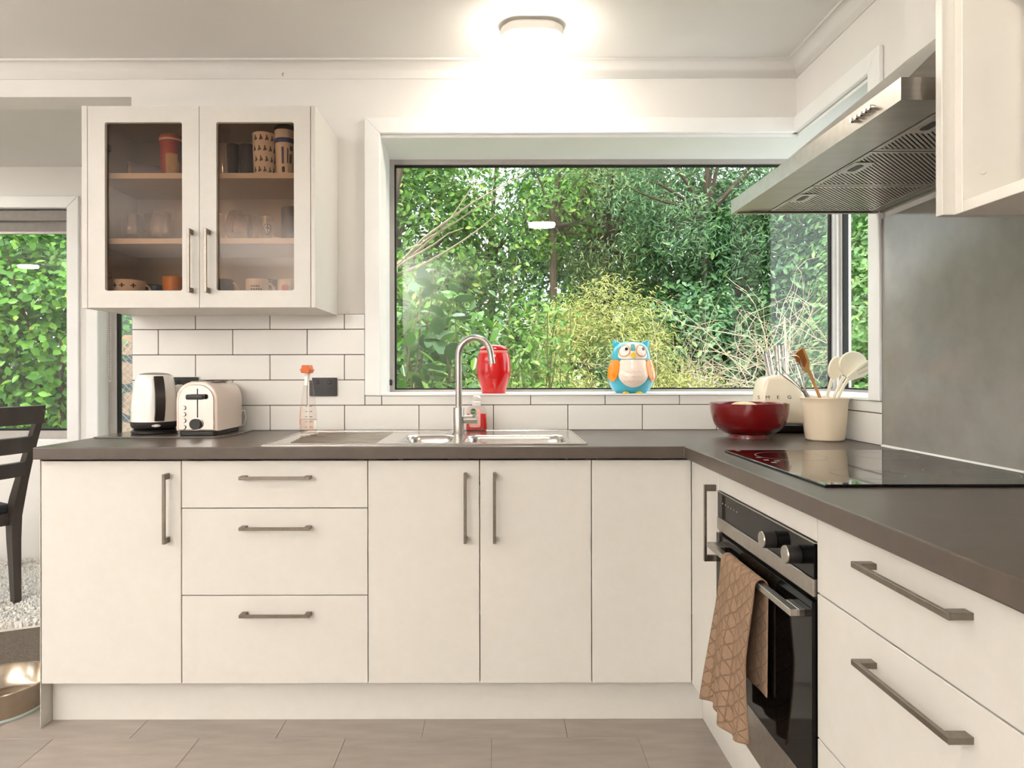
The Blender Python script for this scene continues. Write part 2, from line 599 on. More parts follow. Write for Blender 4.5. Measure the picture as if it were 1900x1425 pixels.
# casing (architrave)
CW = 0.064
def casing_quad(q, n, t=0.018):
    """q: four 3-D corners on the wall face, n: outward normal"""
    b = bmesh.new()
    n = Vector(n) * t
    lo = [b.verts.new(Vector(p)) for p in q]; hi = [b.verts.new(Vector(p) + n) for p in q]
    b.faces.new(lo); b.faces.new(hi)
    for i in range(4):
        j = (i + 1) % 4
        b.faces.new((lo[i], lo[j], hi[j], hi[i]))
    bmesh.ops.bevel(b, geom=b.edges[:], offset=0.003, segments=1, affect='EDGES')
    return b
obj('casing', casing_quad([(WL - CW, YW, SILL - 0.006), (WL, YW, SILL - 0.006), (WL, YW, WH), (WL - CW, YW, WH + CW)], (0, -1, 0)), M_trim, win)
obj('casing', casing_quad([(WL - CW, YW, WH + CW), (WL, YW, WH), (XW, YW, WH), (XW, YW, WH + CW)], (0, -1, 0)), M_trim, win)
obj('casing', casing_quad([(XW, YW, WH + CW), (XW, YW, WH), (XW, YJ, WH), (XW, YJ - CW, WH + CW)], (-1, 0, 0)), M_trim, win)
obj('casing', casing_quad([(XW, YJ - CW, SILL - 0.006), (XW, YJ, SILL - 0.006), (XW, YJ, WH), (XW, YJ - CW, WH + CW)], (-1, 0, 0)), M_trim, win)
HB = WH - 0.012
def frame_rect(u0, u1, z0, z1, w, t0, t1, axis):
    return slab([u0, u0 + w, u1 - w, u1], [z0, z0 + w, z1 - w, z1], lambda u, v: u < u0 + w or u > u1 - w or v < z0 + w or v > z1 - w, t0, t1, axis)
XL = WL - 0.011
fr = obj('frame', frame_rect(XL, XG, SILL - 0.012, HB, 0.022, YG, YG + 0.05, 'y'), M_alu, win)
obj('gasket', frame_rect(XL + 0.022, XG - 0.022, SILL + 0.010, HB - 0.022, 0.006, YG + 0.012, YG + 0.035, 'y'), M_gask, fr)
obj('pane', box(XL + 0.024, XG - 0.024, YG + 0.022, YG + 0.026, SILL + 0.012, HB - 0.024), M_glass, win)
fr2 = obj('frame', frame_rect(YJ, YG, SILL - 0.012, HB, 0.022, XG + 0.005, XG + 0.05, 'x'), M_alu, win)
obj('gasket', frame_rect(YJ + 0.022, YG - 0.022, SILL + 0.010, HB - 0.022, 0.006, XG + 0.012, XG + 0.035, 'x'), M_gask, fr2)
obj('pane', box(XG + 0.022, XG + 0.026, YJ + 0.024, YG - 0.024, SILL + 0.012, HB - 0.024), M_glass, win)
obj('corner_post', box(XG - 0.004, XG + 0.05, YG - 0.004, YG + 0.05, SILL, HB, 0.003), M_trim, win)
obj('latch', box(XL - 0.004, XL + 0.012, YG - 0.014, YG - 0.001, SILL + 0.03, SILL + 0.055, 0.002), M_blackp, win)

# ---------------------------------------------------------------- dining windows
def dining_window(name, w, label, head=True):
    a, b_, c, d = w
    t = thing(name, label, 'window', ((a + b_) / 2, YD, c), kind='structure')
    cw = 0.072
    for q in ([(a - cw, YD, c - cw), (a, YD, c), (a, YD, d), (a - cw, YD, d + cw)], [(a - cw, YD, d + cw), (a, YD, d), (b_, YD, d), (b_ + cw, YD, d + cw)],
              [(b_, YD, c), (b_ + cw, YD, c - cw), (b_ + cw, YD, d + cw), (b_, YD, d)], [(a, YD, c), (a - cw, YD, c - cw), (b_ + cw, YD, c - cw), (b_, YD, c)]):
        obj('casing', casing_quad(q, (0, -1, 0)), M_trim, t)
    f = obj('frame', frame_rect(a, b_, c, d, 0.05, YD + 0.10, YD + 0.16, 'y'), M_alu, t)
    obj('gasket', frame_rect(a + 0.05, b_ - 0.05, c + 0.05, d - 0.05, 0.012, YD + 0.105, YD + 0.135, 'y'), M_gask, f)
    obj('pane', box(a + 0.05, b_ - 0.05, YD + 0.118, YD + 0.122, c + 0.05, d - 0.05), M_glass, t)
    return t
dining_window('window_2', W2, 'broad dining window with white casing looking onto leafy shrub')
dining_window('window_3', W3, 'tall dining window beside kettle looking onto firewood')
M_blind = mat('roller_blind_grey', (140, 134, 130), 0.6, c2=(128, 123, 119), scale=30)
bl = thing('roller_blind', 'grey roller blind rolled up at head of broad dining window', 'blind', ((W2[0] + W2[1]) / 2, YD + 0.05, 2.02))
obj('cassette', box(W2[0] + 0.005, W2[1] - 0.005, YD + 0.015, YD + 0.09, 2.075, 2.140, 0.006, 2), M_blind, bl)
obj('fabric', box(W2[0] + 0.02, W2[1] - 0.02, YD + 0.045, YD + 0.048, 2.012, 2.08), M_blind, bl)
obj('hem_bar', box(W2[0] + 0.02, W2[1] - 0.02, YD + 0.040, YD + 0.053, 1.998, 2.016, 0.003), M_alu, bl)
# bead chain in the second window
b = new()
xc = PX(204, YD + 0.06)
for s in (-0.006, 0.006):
    for k in range(60):
        lathe([(0, -0.0035), (0.0035, 0), (0, 0.0035)], 5, (xc + s, YD + 0.06, 1.10 + k * 0.012), bm=b)
tube([(xc - 0.006 * math.cos(a), YD + 0.06, 1.10 - 0.012 * math.sin(a)) for a in [PI * k / 6 for k in range(7)]], 0.002, 5, bm=b)
tag(obj('blind_chain', b, M_white), 'thin white bead chain hanging beside the window frame', 'blind chain')

portal((-5.42, -3.15, 1.1), (R(90), 0, 0), 1.05, 2.2)
portal((-6.06, -2.2, 1.1), (R(90), 0, R(-90)), 1.7, 2.2)
portal(((W2[0] + W2[1]) / 2, YD + 0.2, 1.44), (R(-90), 0, 0), 1.7, 1.4)
portal((0.53, YG + 0.12, 1.58), (R(-90), 0, 0), 2.1, 1.1)

# ---------------------------------------------------------------- wall tiles
grout = obj('grout', slab([XEND + 0.004, WL - CW - 0.001, XW], [0.905, SILL - 0.0062, 1.3815], lambda u, v: u < WL - CW - 0.001 or v < SILL - 0.0062, YB + 0.002, YW + 0.001, 'y'), M_grout, wall_back)
tiles = {}
PT = 0.303
ZW = 0.908
def wall_tile(x0, x1, z0, z1, parent=wall_back, right=False, y=0):
    if x1 - x0 < 0.006 or z1 - z0 < 0.006: return
    key = (round(x1 - x0, 4), round(z1 - z0, 4), right)
    if key not in tiles:
        if right: bb = box(0.0, 0.007, 0.0015, key[0] - 0.0015, 0.0015, key[1] - 0.0015, 0.0012)
        else: bb = box(0.0015, key[0] - 0.0015, 0, 0.007, 0.0015, key[1] - 0.0015, 0.0012)
        me = bpy.data.meshes.new('tile'); bmesh.ops.recalc_face_normals(bb, faces=bb.faces); bb.to_mesh(me); bb.free(); me.materials.append(M_tile)
        tiles[key] = me
    o = bpy.data.objects.new('tile', tiles[key]); col.objects.link(o); o.parent = parent
    o.location = (XW - 0.008, x0, z0) if right else (x0, YB, z0)
XJ = (639 - CX) / 456
zrow = [ZW - 0.0, 1.0105, 1.1135, 1.2165, 1.3195, 1.3815]
for r in range(5):
    z0, z1 = zrow[r], zrow[r + 1]
    ph = XJ if r % 2 == 0 else XJ - PT / 2
    x = ph - PT * 4
    while x < XW:
        a, c = max(x, XEND + 0.004), min(x + PT, XW - 0.008)
        lim = WL - CW - 0.001
        if c > a:
            if z1 <= SILL - 0.0062 or c <= lim:
                wall_tile(a, c, z0, z1)
            elif z0 < SILL - 0.01:            # row cut by the sill
                if a < lim:
                    wall_tile(a, lim, z0, z1)
                    wall_tile(lim, c, z0, SILL - 0.0062)
                else:
                    wall_tile(a, c, z0, SILL - 0.0062)
            elif a < lim:
                wall_tile(a, lim, z0, z1)
        x += PT
obj('grout', box(XW - 0.006, XW + 0.001, YJ - CW, YB + 0.002, 0.905, SILL - 0.0062), M_grout, wall_right)
for (z0, z1, yj) in ((ZW, 1.0105, [YJ - CW, 2.43, YB]), (1.0105, SILL - 0.0062, [YJ - CW, 2.30, 2.60, YB])):
    for a, c in zip(yj, yj[1:]):
        wall_tile(a, c, z0, z1, wall_right, True)

# splashback
sp = thing('splashback', 'glossy grey glass splashback behind the black cooktop', 'splashback', (XW, 1.2, ZW))
obj('panel', box(XW - 0.008, XW - 0.001, 0.2, YJ - CW - 0.003, ZW + 0.004, 1.626, 0.001), M_splash, sp)
obj('edge_strip', box(XW - 0.009, XW - 0.001, YJ - CW - 0.0028, YJ - CW - 0.0002, ZW + 0.004, 1.626), M_alu, sp)
obj('sealant_bead', prism([(XW - 0.016, ZW + 0.0002), (XW - 0.008, ZW + 0.0002), (XW - 0.008, ZW + 0.006)], 'y', 0.2, YJ - CW - 0.003), M_trim, sp)

# ================================================================ WORKTOP AND BASE CABINETS
XWL = PX(60, F / 585)               # left end of worktop
YWF = F / 585                       # front edge
XF = 0.595                          # front edge of right leg
ZB = ZW - 0.039
BOWLS = [(-0.335, -0.150, 2.222, 2.498), (-0.118, 0.247, 2.222, 2.498)]
def in_wt(u, v):
    if v < YWF and u < XF: return False
    if u > XF or True:
        for (a, b_, c, d) in BOWLS:
            if a - 0.004 < u < b_ + 0.004 and c - 0.004 < v < d + 0.004: return False
    return True
us = [XWL, XF, XW - 0.001] + [q for bb in BOWLS for q in (bb[0] - 0.004, bb[1] + 0.004)]
vv = [0.25, YWF, YW - 0.0005] + [BOWLS[0][2] - 0.004, BOWLS[0][3] + 0.004]
b = slab(us, vv, in_wt, ZB, ZW, 'z')
bmesh.ops.dissolve_limit(b, angle_limit=0.01, verts=b.verts[:], edges=b.edges[:])
wt = obj('worktop', b, M_work)
bv = wt.modifiers.new('edge', 'BEVEL'); bv.width = 0.003; bv.segments = 2; bv.limit_method = 'ANGLE'
tag(wt, 'L-shaped dark brown stone-look laminate worktop', 'worktop')

YDOOR = F / 577                     # front plane of the doors, back run
XDOOR = 0.624                       # front plane of the doors, right run
ZD0, ZD1 = 0.143, 0.862
DT = 0.018
G = 0.0014

def handle(p, axis, length, proj, parent, sign=(0, -1, 0)):
    """square D bar handle; p is its centre on the door face, axis the bar direction, sign the outward direction"""
    n = Vector(sign); a = Vector(axis); s = n.cross(a)
    p = Vector(p)
    b = new()
    def bx(c, la, ln, ls):
        q = bmesh.new()
        vs_ = [q.verts.new(c + a * (la * i) + n * (ln * j) + s * (ls * k)) for i in (-1, 1) for j in (-1, 1) for k in (-1, 1)]
        for f in ((0, 1, 3, 2), (4, 6, 7, 5), (0, 4, 5, 1), (2, 3, 7, 6), (0, 2, 6, 4), (1, 5, 7, 3)):
            q.faces.new([vs_[i] for i in f])
        bmesh.ops.bevel(q, geom=q.edges[:], offset=0.0007, segments=1, affect='EDGES')
        merge(b, q)
    bx(p + n * (proj - 0.0035), length / 2, 0.0035, 0.0050)
    for e in (-1, 1):
        bx(p + n * ((proj - 0.0065) / 2) + a * (e * (length / 2 - 0.009)), 0.009, (proj - 0.0065) / 2 + 0.0003, 0.0050)
    return obj('handle', b, M_hand, parent, label='satin nickel bar handle')

def front(name, a0, a1, z0, z1, parent, run='back', m=None):
    m = m or M_door
    if run == 'back':
        return obj(name, box(a0 + G, a1 - G, YDOOR, YDOOR + DT, z0 + G, z1 - G, 0.0012), m, parent)
    return obj(name, box(XDOOR, XDOOR + DT, a0 + G, a1 - G, z0 + G, z1 - G, 0.0012), m, parent)

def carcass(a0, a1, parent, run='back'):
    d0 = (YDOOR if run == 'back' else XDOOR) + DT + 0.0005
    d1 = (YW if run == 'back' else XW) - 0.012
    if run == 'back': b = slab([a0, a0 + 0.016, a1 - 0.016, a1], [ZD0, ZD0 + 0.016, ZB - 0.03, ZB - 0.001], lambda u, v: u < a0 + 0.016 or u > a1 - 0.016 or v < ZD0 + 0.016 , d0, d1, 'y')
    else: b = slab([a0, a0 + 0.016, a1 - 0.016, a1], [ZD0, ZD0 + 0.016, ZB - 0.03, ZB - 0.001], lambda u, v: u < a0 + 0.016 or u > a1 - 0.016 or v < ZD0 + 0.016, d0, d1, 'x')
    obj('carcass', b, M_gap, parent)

X1, X2, X3, X4, X5, X6 = [PX(q, YDOOR) for q in (75, 336, 682, 889.5, 1097, 1283)]
c1 = thing('base_cabinet', 'white single-door base cabinet with end panel by the dining opening', 'cabinet', ((X1 + X2) / 2, 2.45, 0))
obj('end_panel', box(XWL + 0.004, X1 - 0.001, YDOOR - 0.001, YW - 0.002, 0.001, ZB - 0.0005, 0.001), M_door, c1)
d = front('door', X1, X2, ZD0, ZD1, c1); handle((-1.057, YDOOR, 0.711), (0, 0, 1), 0.222, 0.034, d)
carcass(X1, X2, c1)
c2 = thing('drawer_cabinet', 'white three-drawer base cabinet left of the sink', 'cabinet', ((X2 + X3) / 2, 2.45, 0))
for z0, z1, zh in ((0.708, ZD1, 0.809), (0.4275, 0.708, 0.648), (ZD0, 0.4275, 0.371)):
    d = front('drawer_front', X2, X3, z0, z1, c2); handle((PX(508, F / 585), YDOOR, zh), (1, 0, 0), 0.224, 0.034, d)
carcass(X2, X3, c2)
c3 = thing('sink_cabinet', 'white double-door base cabinet under the sink', 'cabinet', ((X3 + X5) / 2, 2.45, 0))
d = front('door', X3, X4, ZD0, ZD1, c3); handle((-0.1015, YDOOR, 0.711), (0, 0, 1), 0.222, 0.034, d)
d = front('door', X4, X5, ZD0, ZD1, c3); handle((-0.0085, YDOOR, 0.711), (0, 0, 1), 0.222, 0.034, d)
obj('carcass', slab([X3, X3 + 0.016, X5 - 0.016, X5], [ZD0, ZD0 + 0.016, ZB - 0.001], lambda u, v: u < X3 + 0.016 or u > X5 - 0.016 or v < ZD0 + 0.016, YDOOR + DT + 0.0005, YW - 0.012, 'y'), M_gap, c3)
c4 = thing('corner_cabinet', 'white blind corner base cabinet with plain handleless front', 'cabinet', ((X5 + X6) / 2, 2.45, 0))
front('door', X5, X6, ZD0, ZD1, c4)
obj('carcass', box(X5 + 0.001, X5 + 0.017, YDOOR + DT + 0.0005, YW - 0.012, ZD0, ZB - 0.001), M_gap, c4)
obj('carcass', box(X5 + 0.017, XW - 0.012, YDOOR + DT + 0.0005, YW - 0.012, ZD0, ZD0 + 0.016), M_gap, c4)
# right run
YC0, YC1 = 1.895, YDOOR - 0.004
YO0 = 1.313
YR0 = 0.69
c5 = thing('base_cabinet', 'narrow white single-door base cabinet between corner and oven', 'cabinet', (0.9, (YC0 + YC1) / 2, 0))
d = front('door', YC0, YC1, ZD0, ZD1, c5, 'right'); handle((XDOOR, 1.919, 0.713), (0, 0, 1), 0.218, 0.034, d, (-1, 0, 0))
obj('carcass', box(XDOOR + DT + 0.0005, XW - 0.012, YC0 + 0.001, YC0 + 0.016, ZD0, ZB - 0.001), M_gap, c5)
c7 = thing('drawer_cabinet', 'white wide-drawer base cabinet beside the oven', 'cabinet', (0.9, (YR0 + YO0) / 2, 0))
for z0, z1, zh in ((0.713, ZD1, 0.823), (0.431, 0.713, 0.660), (ZD0, 0.431, 0.38)):
    d = front('drawer_front', YR0, YO0, z0, z1, c7, 'right'); handle((XDOOR, 1.002, zh), (0, 1, 0), 0.243, 0.034, d, (-1, 0, 0))
carcass(YR0, YO0, c7, 'right')
c8 = thing('base_cabinet', 'white end base cabinet past the wide drawers', 'cabinet', (0.9, (0.26 + YR0) / 2, 0))
front('door', 0.26, YR0, ZD0, ZD1, c8, 'right'); carcass(0.26, YR0, c8, 'right')
# plinths
tag(obj('kickboard', box(X1 + 0.001, XDOOR + 0.052, YDOOR + 0.055, YDOOR + 0.071, 0.0005, ZD0 - 0.001), M_door), 'white recessed kickboard under the sink run', 'kickboard')
tag(obj('kickboard', box(XDOOR + 0.053, XDOOR + 0.069, 0.26, YDOOR + 0.07, 0.0005, ZD0 - 0.001), M_door), 'white recessed kickboard under oven and drawers', 'kickboard')

# ---------------------------------------------------------------- oven
ov = thing('oven', 'built-in electric oven with black glass door and steel trim', 'oven', (0.9, (YO0 + YC0) / 2, ZD0))
ZO0, ZO1 = 0.215, 0.810
fp = obj('filler_panel', box(XDOOR, XDOOR + DT, YO0 + G, YC0 - G, ZO1 + 0.002, ZD1 - G, 0.0012), M_door, ov)
obj('filler_panel', box(XDOOR, XDOOR + DT, YO0 + G, YC0 - G, ZD0 + G, ZO0 - 0.002, 0.0012), M_door, ov)
obj('body', box(XDOOR + 0.006, XW - 0.03, YO0 + 0.012, YC0 - 0.012, ZO0 + 0.005, ZO1 - 0.005), M_blackp, ov)
XO = XDOOR - 0.004
cp = obj('control_panel', box(XO, XDOOR + 0.006, YO0 + 0.003, YC0 - 0.003, 0.739, ZO1 - 0.003, 0.001), M_ovenglass, ov)
obj('trim_bar', box(XO - 0.001, XDOOR + 0.006, YO0 + 0.003, YC0 - 0.003, ZO1 - 0.003, ZO1, 0.0005), M_steel, cp)
obj('steel_strip', box(XO - 0.002, XDOOR + 0.006, YO0 + 0.003, YC0 - 0.003, 0.703, 0.738, 0.001), M_steel, ov)
dr = obj('door', box(XO - 0.004, XDOOR + 0.006, YO0 + 0.003, YC0 - 0.003, 0.327, 0.694, 0.0015), M_ovenglass, ov)
obj('lower_trim', box(XO - 0.003, XDOOR + 0.006, YO0 + 0.003, YC0 - 0.003, ZO0, 0.325, 0.001), M_steel, ov)
for yk in (1.504, 1.382):
    k = obj('knob', tube([(XO - 0.001 + 0.0, yk, 0.769), (XO - 0.028, yk, 0.769)], 0.0185, 28), M_blackp, cp, smooth=True)
    obj('knob_cap', tube([(XO - 0.028, yk, 0.769), (XO - 0.0305, yk, 0.769)], [0.0185, 0.0175], 28), M_steel, k, smooth=True)
b = new()
for q in range(6):
    box(XO - 0.0008, XO, 1.845 - q * 0.022, 1.851 - q * 0.022, 0.780, 0.784, bm=b)
obj('panel_symbols', b, mat('panel_print', (150, 120, 112), 0.5, c2=(140, 112, 106)), cp)
hb = new()
XH = 0.585
merge(hb, box(XH, XH + 0.017, 1.345, 1.880, 0.655, 0.669, 0.001))
for y0 in (1.345, 1.820):
    merge(hb, box(XH + 0.0175, XO - 0.0035, y0, y0 + 0.06, 0.655, 0.669, 0.001))
obj('door_handle', hb, M_steel, dr, label='square brushed steel towel-bar handle')

# towel over the oven handle
def towel():
    b = bmesh.new()
    NU, NV = 44, 96
    zt = 0.669 + 0.006
    front_len, back_len = 0.380, 0.250
    xo_f, xo_b = XH - 0.007, XH + 0.024
    arc = PI * (xo_b - xo_f) / 2
    tot = front_len + back_len + arc
    V = []
    for i in range(NV + 1):
        s = tot * i / NV
        row = []
        for j in range(NU + 1):
            u = j / NU                       # 0 near, 1 far
            if s < back_len:
                t = (back_len - s) / back_len
                x, z = xo_b, zt - 0.016 - (back_len - s)
                y0, y1 = 1.512 + 0.004 * t, 1.735 + 0.02 * t
                x += -0.0005 - 0.004 * t + 0.003 * math.sin(u * 9 + 1) * t
            elif s < back_len + arc:
                a = (s - back_len) / arc * PI
                cx_ = (xo_f + xo_b) / 2; rr = (xo_b - xo_f) / 2
                x, z = cx_ + rr * math.cos(a), zt - 0.016 + 0.018 * math.sin(a)
                y0, y1 = 1.512, 1.735
            else:
                t = (s - back_len - arc) / front_len
                x, z = xo_f, zt - 0.016 - (s - back_len - arc)
                y0, y1 = 1.512 + 0.02 * t, 1.735 + 0.065 * t
                amp = 0.016 * min(1, t * 2.2)
                x += -0.016 * t - amp * (0.55 + 0.45 * math.sin(u * 11.0 + 2.0 * t + 0.6)) - 0.006 * math.sin(u * 23 + 4 * t) * t
                z += 0.026 * t * (0.54 - u) - 0.010 * t * math.sin(u * 6.0)
                if u < 0.10: x += 0.02 * (0.10 - u) / 0.10 * t
            y = y0 + (y1 - y0) * u
            row.append(b.verts.new((x, y, z)))
        V.append(row)
    for i in range(NV):
        for j in range(NU):
            b.faces.new((V[i][j], V[i + 1][j], V[i + 1][j + 1], V[i][j + 1]))
    uvl = b.loops.layers.uv.new('cloth')
    idx = {}
    for i, row in enumerate(V):
        for j, v in enumerate(row): idx[v] = (j / NU * 0.26, i / NV * tot)
    for f in b.faces:
        for l in f.loops: l[uvl].uv = idx[l.vert]
    return b
def towel_mat():
    m = mat('brown_towel', (150, 124, 102), 0.95, c2=(138, 113, 92), scale=90, spec=0.1)
    N = m.node_tree.nodes; L = m.node_tree.links
    uv = N.new('ShaderNodeUVMap'); uv.uv_map = 'cloth'
    bump_in = None
    hs = []
    for rot, sc in ((0, 30), (33, 30), (-33, 30)):
        mp = N.new('ShaderNodeMapping'); mp.inputs['Rotation'].default_value = (0, 0, R(rot)); mp.inputs['Scale'].default_value = (sc, sc, sc)
        L.new(uv.outputs[0], mp.inputs[0])
        sep = N.new('ShaderNodeSeparateXYZ'); L.new(mp.outputs[0], sep.inputs[0])
        fr_ = N.new('ShaderNodeMath'); fr_.operation = 'PINGPONG'; fr_.inputs[1].default_value = 0.5
        L.new(sep.outputs[0 if rot == 0 else 1], fr_.inputs[0])
        mr = N.new('ShaderNodeMapRange'); mr.inputs['From Max'].default_value = 0.07
        mr.interpolation_type = 'SMOOTHSTEP'
        L.new(fr_.outputs[0], mr.inputs['Value'])
        hs.append(mr.outputs['Result'])
    mn = N.new('ShaderNodeMath'); mn.operation = 'MINIMUM'; L.new(hs[0], mn.inputs[0]); L.new(hs[1], mn.inputs[1])
    mn2 = N.new('ShaderNodeMath'); mn2.operation = 'MINIMUM'; L.new(mn.outputs[0], mn2.inputs[0]); L.new(hs[2], mn2.inputs[1])
    bp = N.new('ShaderNodeBump'); bp.inputs['Strength'].default_value = 0.9; bp.inputs['Distance'].default_value = 0.003
    L.new(mn2.outputs[0], bp.inputs['Height']); L.new(bp.outputs[0], N['Principled BSDF'].inputs['Normal'])
    return m
tw = obj('tea_towel', towel(), towel_mat(), smooth=True, angle=180)
so = tw.modifiers.new('thickness', 'SOLIDIFY'); so.thickness = 0.003; so.offset = 0
tag(tw, 'brown quilted tea towel hanging over the oven handle', 'towel')

# ---------------------------------------------------------------- cooktop
ck = thing('cooktop', 'black glass ceramic cooktop set in the worktop', 'cooktop', (0.92, 1.67, ZW))
CKX0, CKX1, CKY0, CKY1 = 0.667, 1.187, 1.368, 1.972
obj('glass_plate', box(CKX0, CKX1, CKY0, CKY1, ZW + 0.0005, ZW + 0.0065, 0.0015), M_black, ck)
M_ringp = mat('cooktop_print', (150, 146, 144), 0.3, c2=(140, 137, 135))
for (x, y, r) in ((0.80, 1.83, 0.092), (1.06, 1.83, 0.075), (0.83, 1.51, 0.075), (1.07, 1.52, 0.092)):
    b = new()
    n = 48
    vi = [[b.verts.new((x + rr * math.cos(2 * PI * k / n), y + rr * math.sin(2 * PI * k / n), ZW + 0.0068)) for k in range(n)] for rr in (r - 0.0010, r + 0.0010)]
    for k in range(n):
        j = (k + 1) % n
        b.faces.new((vi[0][k], vi[0][j], vi[1][j], vi[1][k]))
    obj('zone_ring', b, M_ringp, ck)
for k, (x, y) in enumerate(((0.70, 1.955), (0.70, 1.80), (0.70, 1.75), (0.72, 1.73), (0.70, 1.70))):
    obj('touch_mark', box(x - 0.006, x + 0.006, y - 0.006, y + 0.006, ZW + 0.0064, ZW + 0.0068), M_ringp, ck)

# ---------------------------------------------------------------- sink and tap
sk = thing('sink', 'stainless steel double-bowl sink with left-hand drainer', 'sink', (-0.2, 2.4, ZW))
SX0, SX1, SY0, SY1 = -0.760, 0.292, 2.168, 2.672
hus = [SX0, SX1] + [q for bb in BOWLS for q in bb[:2]]
b = slab(hus, [SY0, SY1, BOWLS[0][2], BOWLS[0][3]], lambda u, v: not any(a < u < c_ and d_ < v < e for a, c_, d_, e in BOWLS), ZW + 0.0005, ZW + 0.0035, 'z')
bmesh.ops.dissolve_limit(b, angle_limit=0.01, verts=b.verts[:], edges=b.edges[:])
obj('deck', b, M_sink, sk)
for (a, c_, d_, e) in BOWLS:
    mx, my, hx, hy = (a + c_) / 2, (d_ + e) / 2, (c_ - a) / 2, (e - d_) / 2
    rings = []
    for ins, r, z in ((0, 0.0008, 0.0035), (0.004, 0.04, 0.0034), (0.009, 0.045, -0.003), (0.012, 0.045, -0.02), (0.02, 0.05, -0.12), (0.034, 0.05, -0.145), (0.06, 0.05, -0.150)):
        rings.append([(p[0], p[1], ZW + z) for p in rrect(mx, my, hx - ins, hy - ins, r, 6)])
    bo = obj('bowl', loft(rings, cap0=False), M_sink, sk, smooth=True, angle=50)
    obj('waste', lathe([(0, -0.1485), (0.03, -0.1485), (0.032, -0.1495)], 20, (mx, my, ZW)), M_steel, bo)
# raised lip along the edge
b = new()
for (x0, x1, y0, y1) in ((SX0, SX1, SY0, SY0 + 0.006), (SX0, SX1, SY1 - 0.006, SY1), (SX0, SX0 + 0.006, SY0, SY1), (SX1 - 0.006, SX1, SY0, SY1)):
    merge(b, box(x0, x1, y0, y1, ZW + 0.001, ZW + 0.006, 0.0015))
obj('rim', b, M_sink, sk)
for k in range(9):
    y = 2.235 + k * 0.043
    obj('drainer_rib', prism([(y - 0.006, ZW + 0.0034), (y - 0.002, ZW + 0.0062), (y + 0.002, ZW + 0.0062), (y + 0.006, ZW + 0.0034)], 'x', -0.70 + 0.004 * abs(k - 4), -0.40), M_sink, sk)

tp = thing('mixer_tap', 'tall brushed steel gooseneck mixer tap', 'tap', (-0.144, 2.53, ZW + 0.0035))
tx, ty = -0.144, 2.53
tz = ZW + 0.0035
obj('body', lathe([(0, 0), (0.024, 0), (0.024, 0.004), (0.0205, 0.005), (0.0205, 0.098), (0.0195, 0.1), (0, 0.1)], 28, (tx, ty, tz)), M_steel, tp, smooth=True)
za = PZ(624, ty) - 0.012 - 0.066 * 0.93
pts = [(tx, ty, tz + 0.095), (tx, ty, za - 0.05), (tx, ty, za)]
rx = 0.061
for k in range(1, 17):
    a = PI - (PI * 0.93) * k / 16
    pts.append((tx + rx + rx * math.cos(a), ty - 0.008 * k / 16, za + 0.068 * math.sin(a)))
last = Vector(pts[-1])
pts.append(tuple(last + Vector((0.006, -0.001, -0.045))))
obj('spout', tube(pts, 0.0122, 16), M_steel, tp, smooth=True)
b = tube([(tx + 0.018, ty, tz + 0.055), (tx + 0.070, ty, tz + 0.055)], 0.0165, 20)
obj('lever', b, M_steel, tp, smooth=True)
obj('lever_pin', tube([(tx + 0.055, ty - 0.002, tz + 0.066), (tx + 0.066, ty - 0.055, tz + 0.078)], 0.0045, 10), M_steel, tp, smooth=True)

# ================================================================ RANGE HOOD
HX, HY0, HY1, HZ = 0.746, 1.24, 2.14, 1.645
hd = thing('range_hood', 'brushed steel canopy range hood above the cooktop', 'range hood', (XW, 1.69, HZ))
HT = HZ + 0.042
obj('rim', slab([HX, HX + 0.012, XW - 0.014, XW - 0.002], [HY0, HY0 + 0.012, HY1 - 0.012, HY1], lambda u, v: not (HX + 0.012 < u < XW - 0.014 and HY0 + 0.012 < v < HY1 - 0.012), HZ, HT, 'z'), M_steel, hd)
can = [[(HX, HY0, HT), (XW - 0.002, HY0, HT), (XW - 0.002, HY1, HT), (HX, HY1, HT)],
       [(HX + 0.018, HY0 + 0.018, HT + 0.001), (XW - 0.002, HY0 + 0.018, HT + 0.001), (XW - 0.002, HY1 - 0.018, HT + 0.001), (HX + 0.018, HY1 - 0.018, HT + 0.001)],
       [(1.1165, 1.54, 1.99), (XW - 0.002, 1.54, 1.99), (XW - 0.002, 1.84, 1.99), (1.1165, 1.84, 1.99)]]
obj('canopy', loft(can), M_steel, hd)
obj('duct_cover', box(1.1165, XW - 0.002, 1.54, 1.84, 1.9905, CEIL - 0.001), M_wall, hd)
zc = HZ + 0.004
obj('front_plate', box(HX + 0.013, HX + 0.054, HY0 + 0.013, HY1 - 0.013, zc, zc + 0.003), M_steel, hd)
obj('light_plate', box(HX + 0.0555, HX + 0.112, HY0 + 0.013, HY1 - 0.013, zc + 0.002, zc + 0.005), M_steel, hd)
obj('rear_plate', box(1.185, XW - 0.015, HY0 + 0.013, HY1 - 0.013, zc + 0.001, zc + 0.004), M_steel, hd)
M_dark = mat('filter_void', (52, 48, 45), 0.8, c2=(44, 41, 38))
M_filt = mat('filter_aluminium', (200, 194, 186), 0.35, 0.8, c2=(188, 182, 174), scale=50)
fw = (HY1 - HY0 - 0.034) / 3
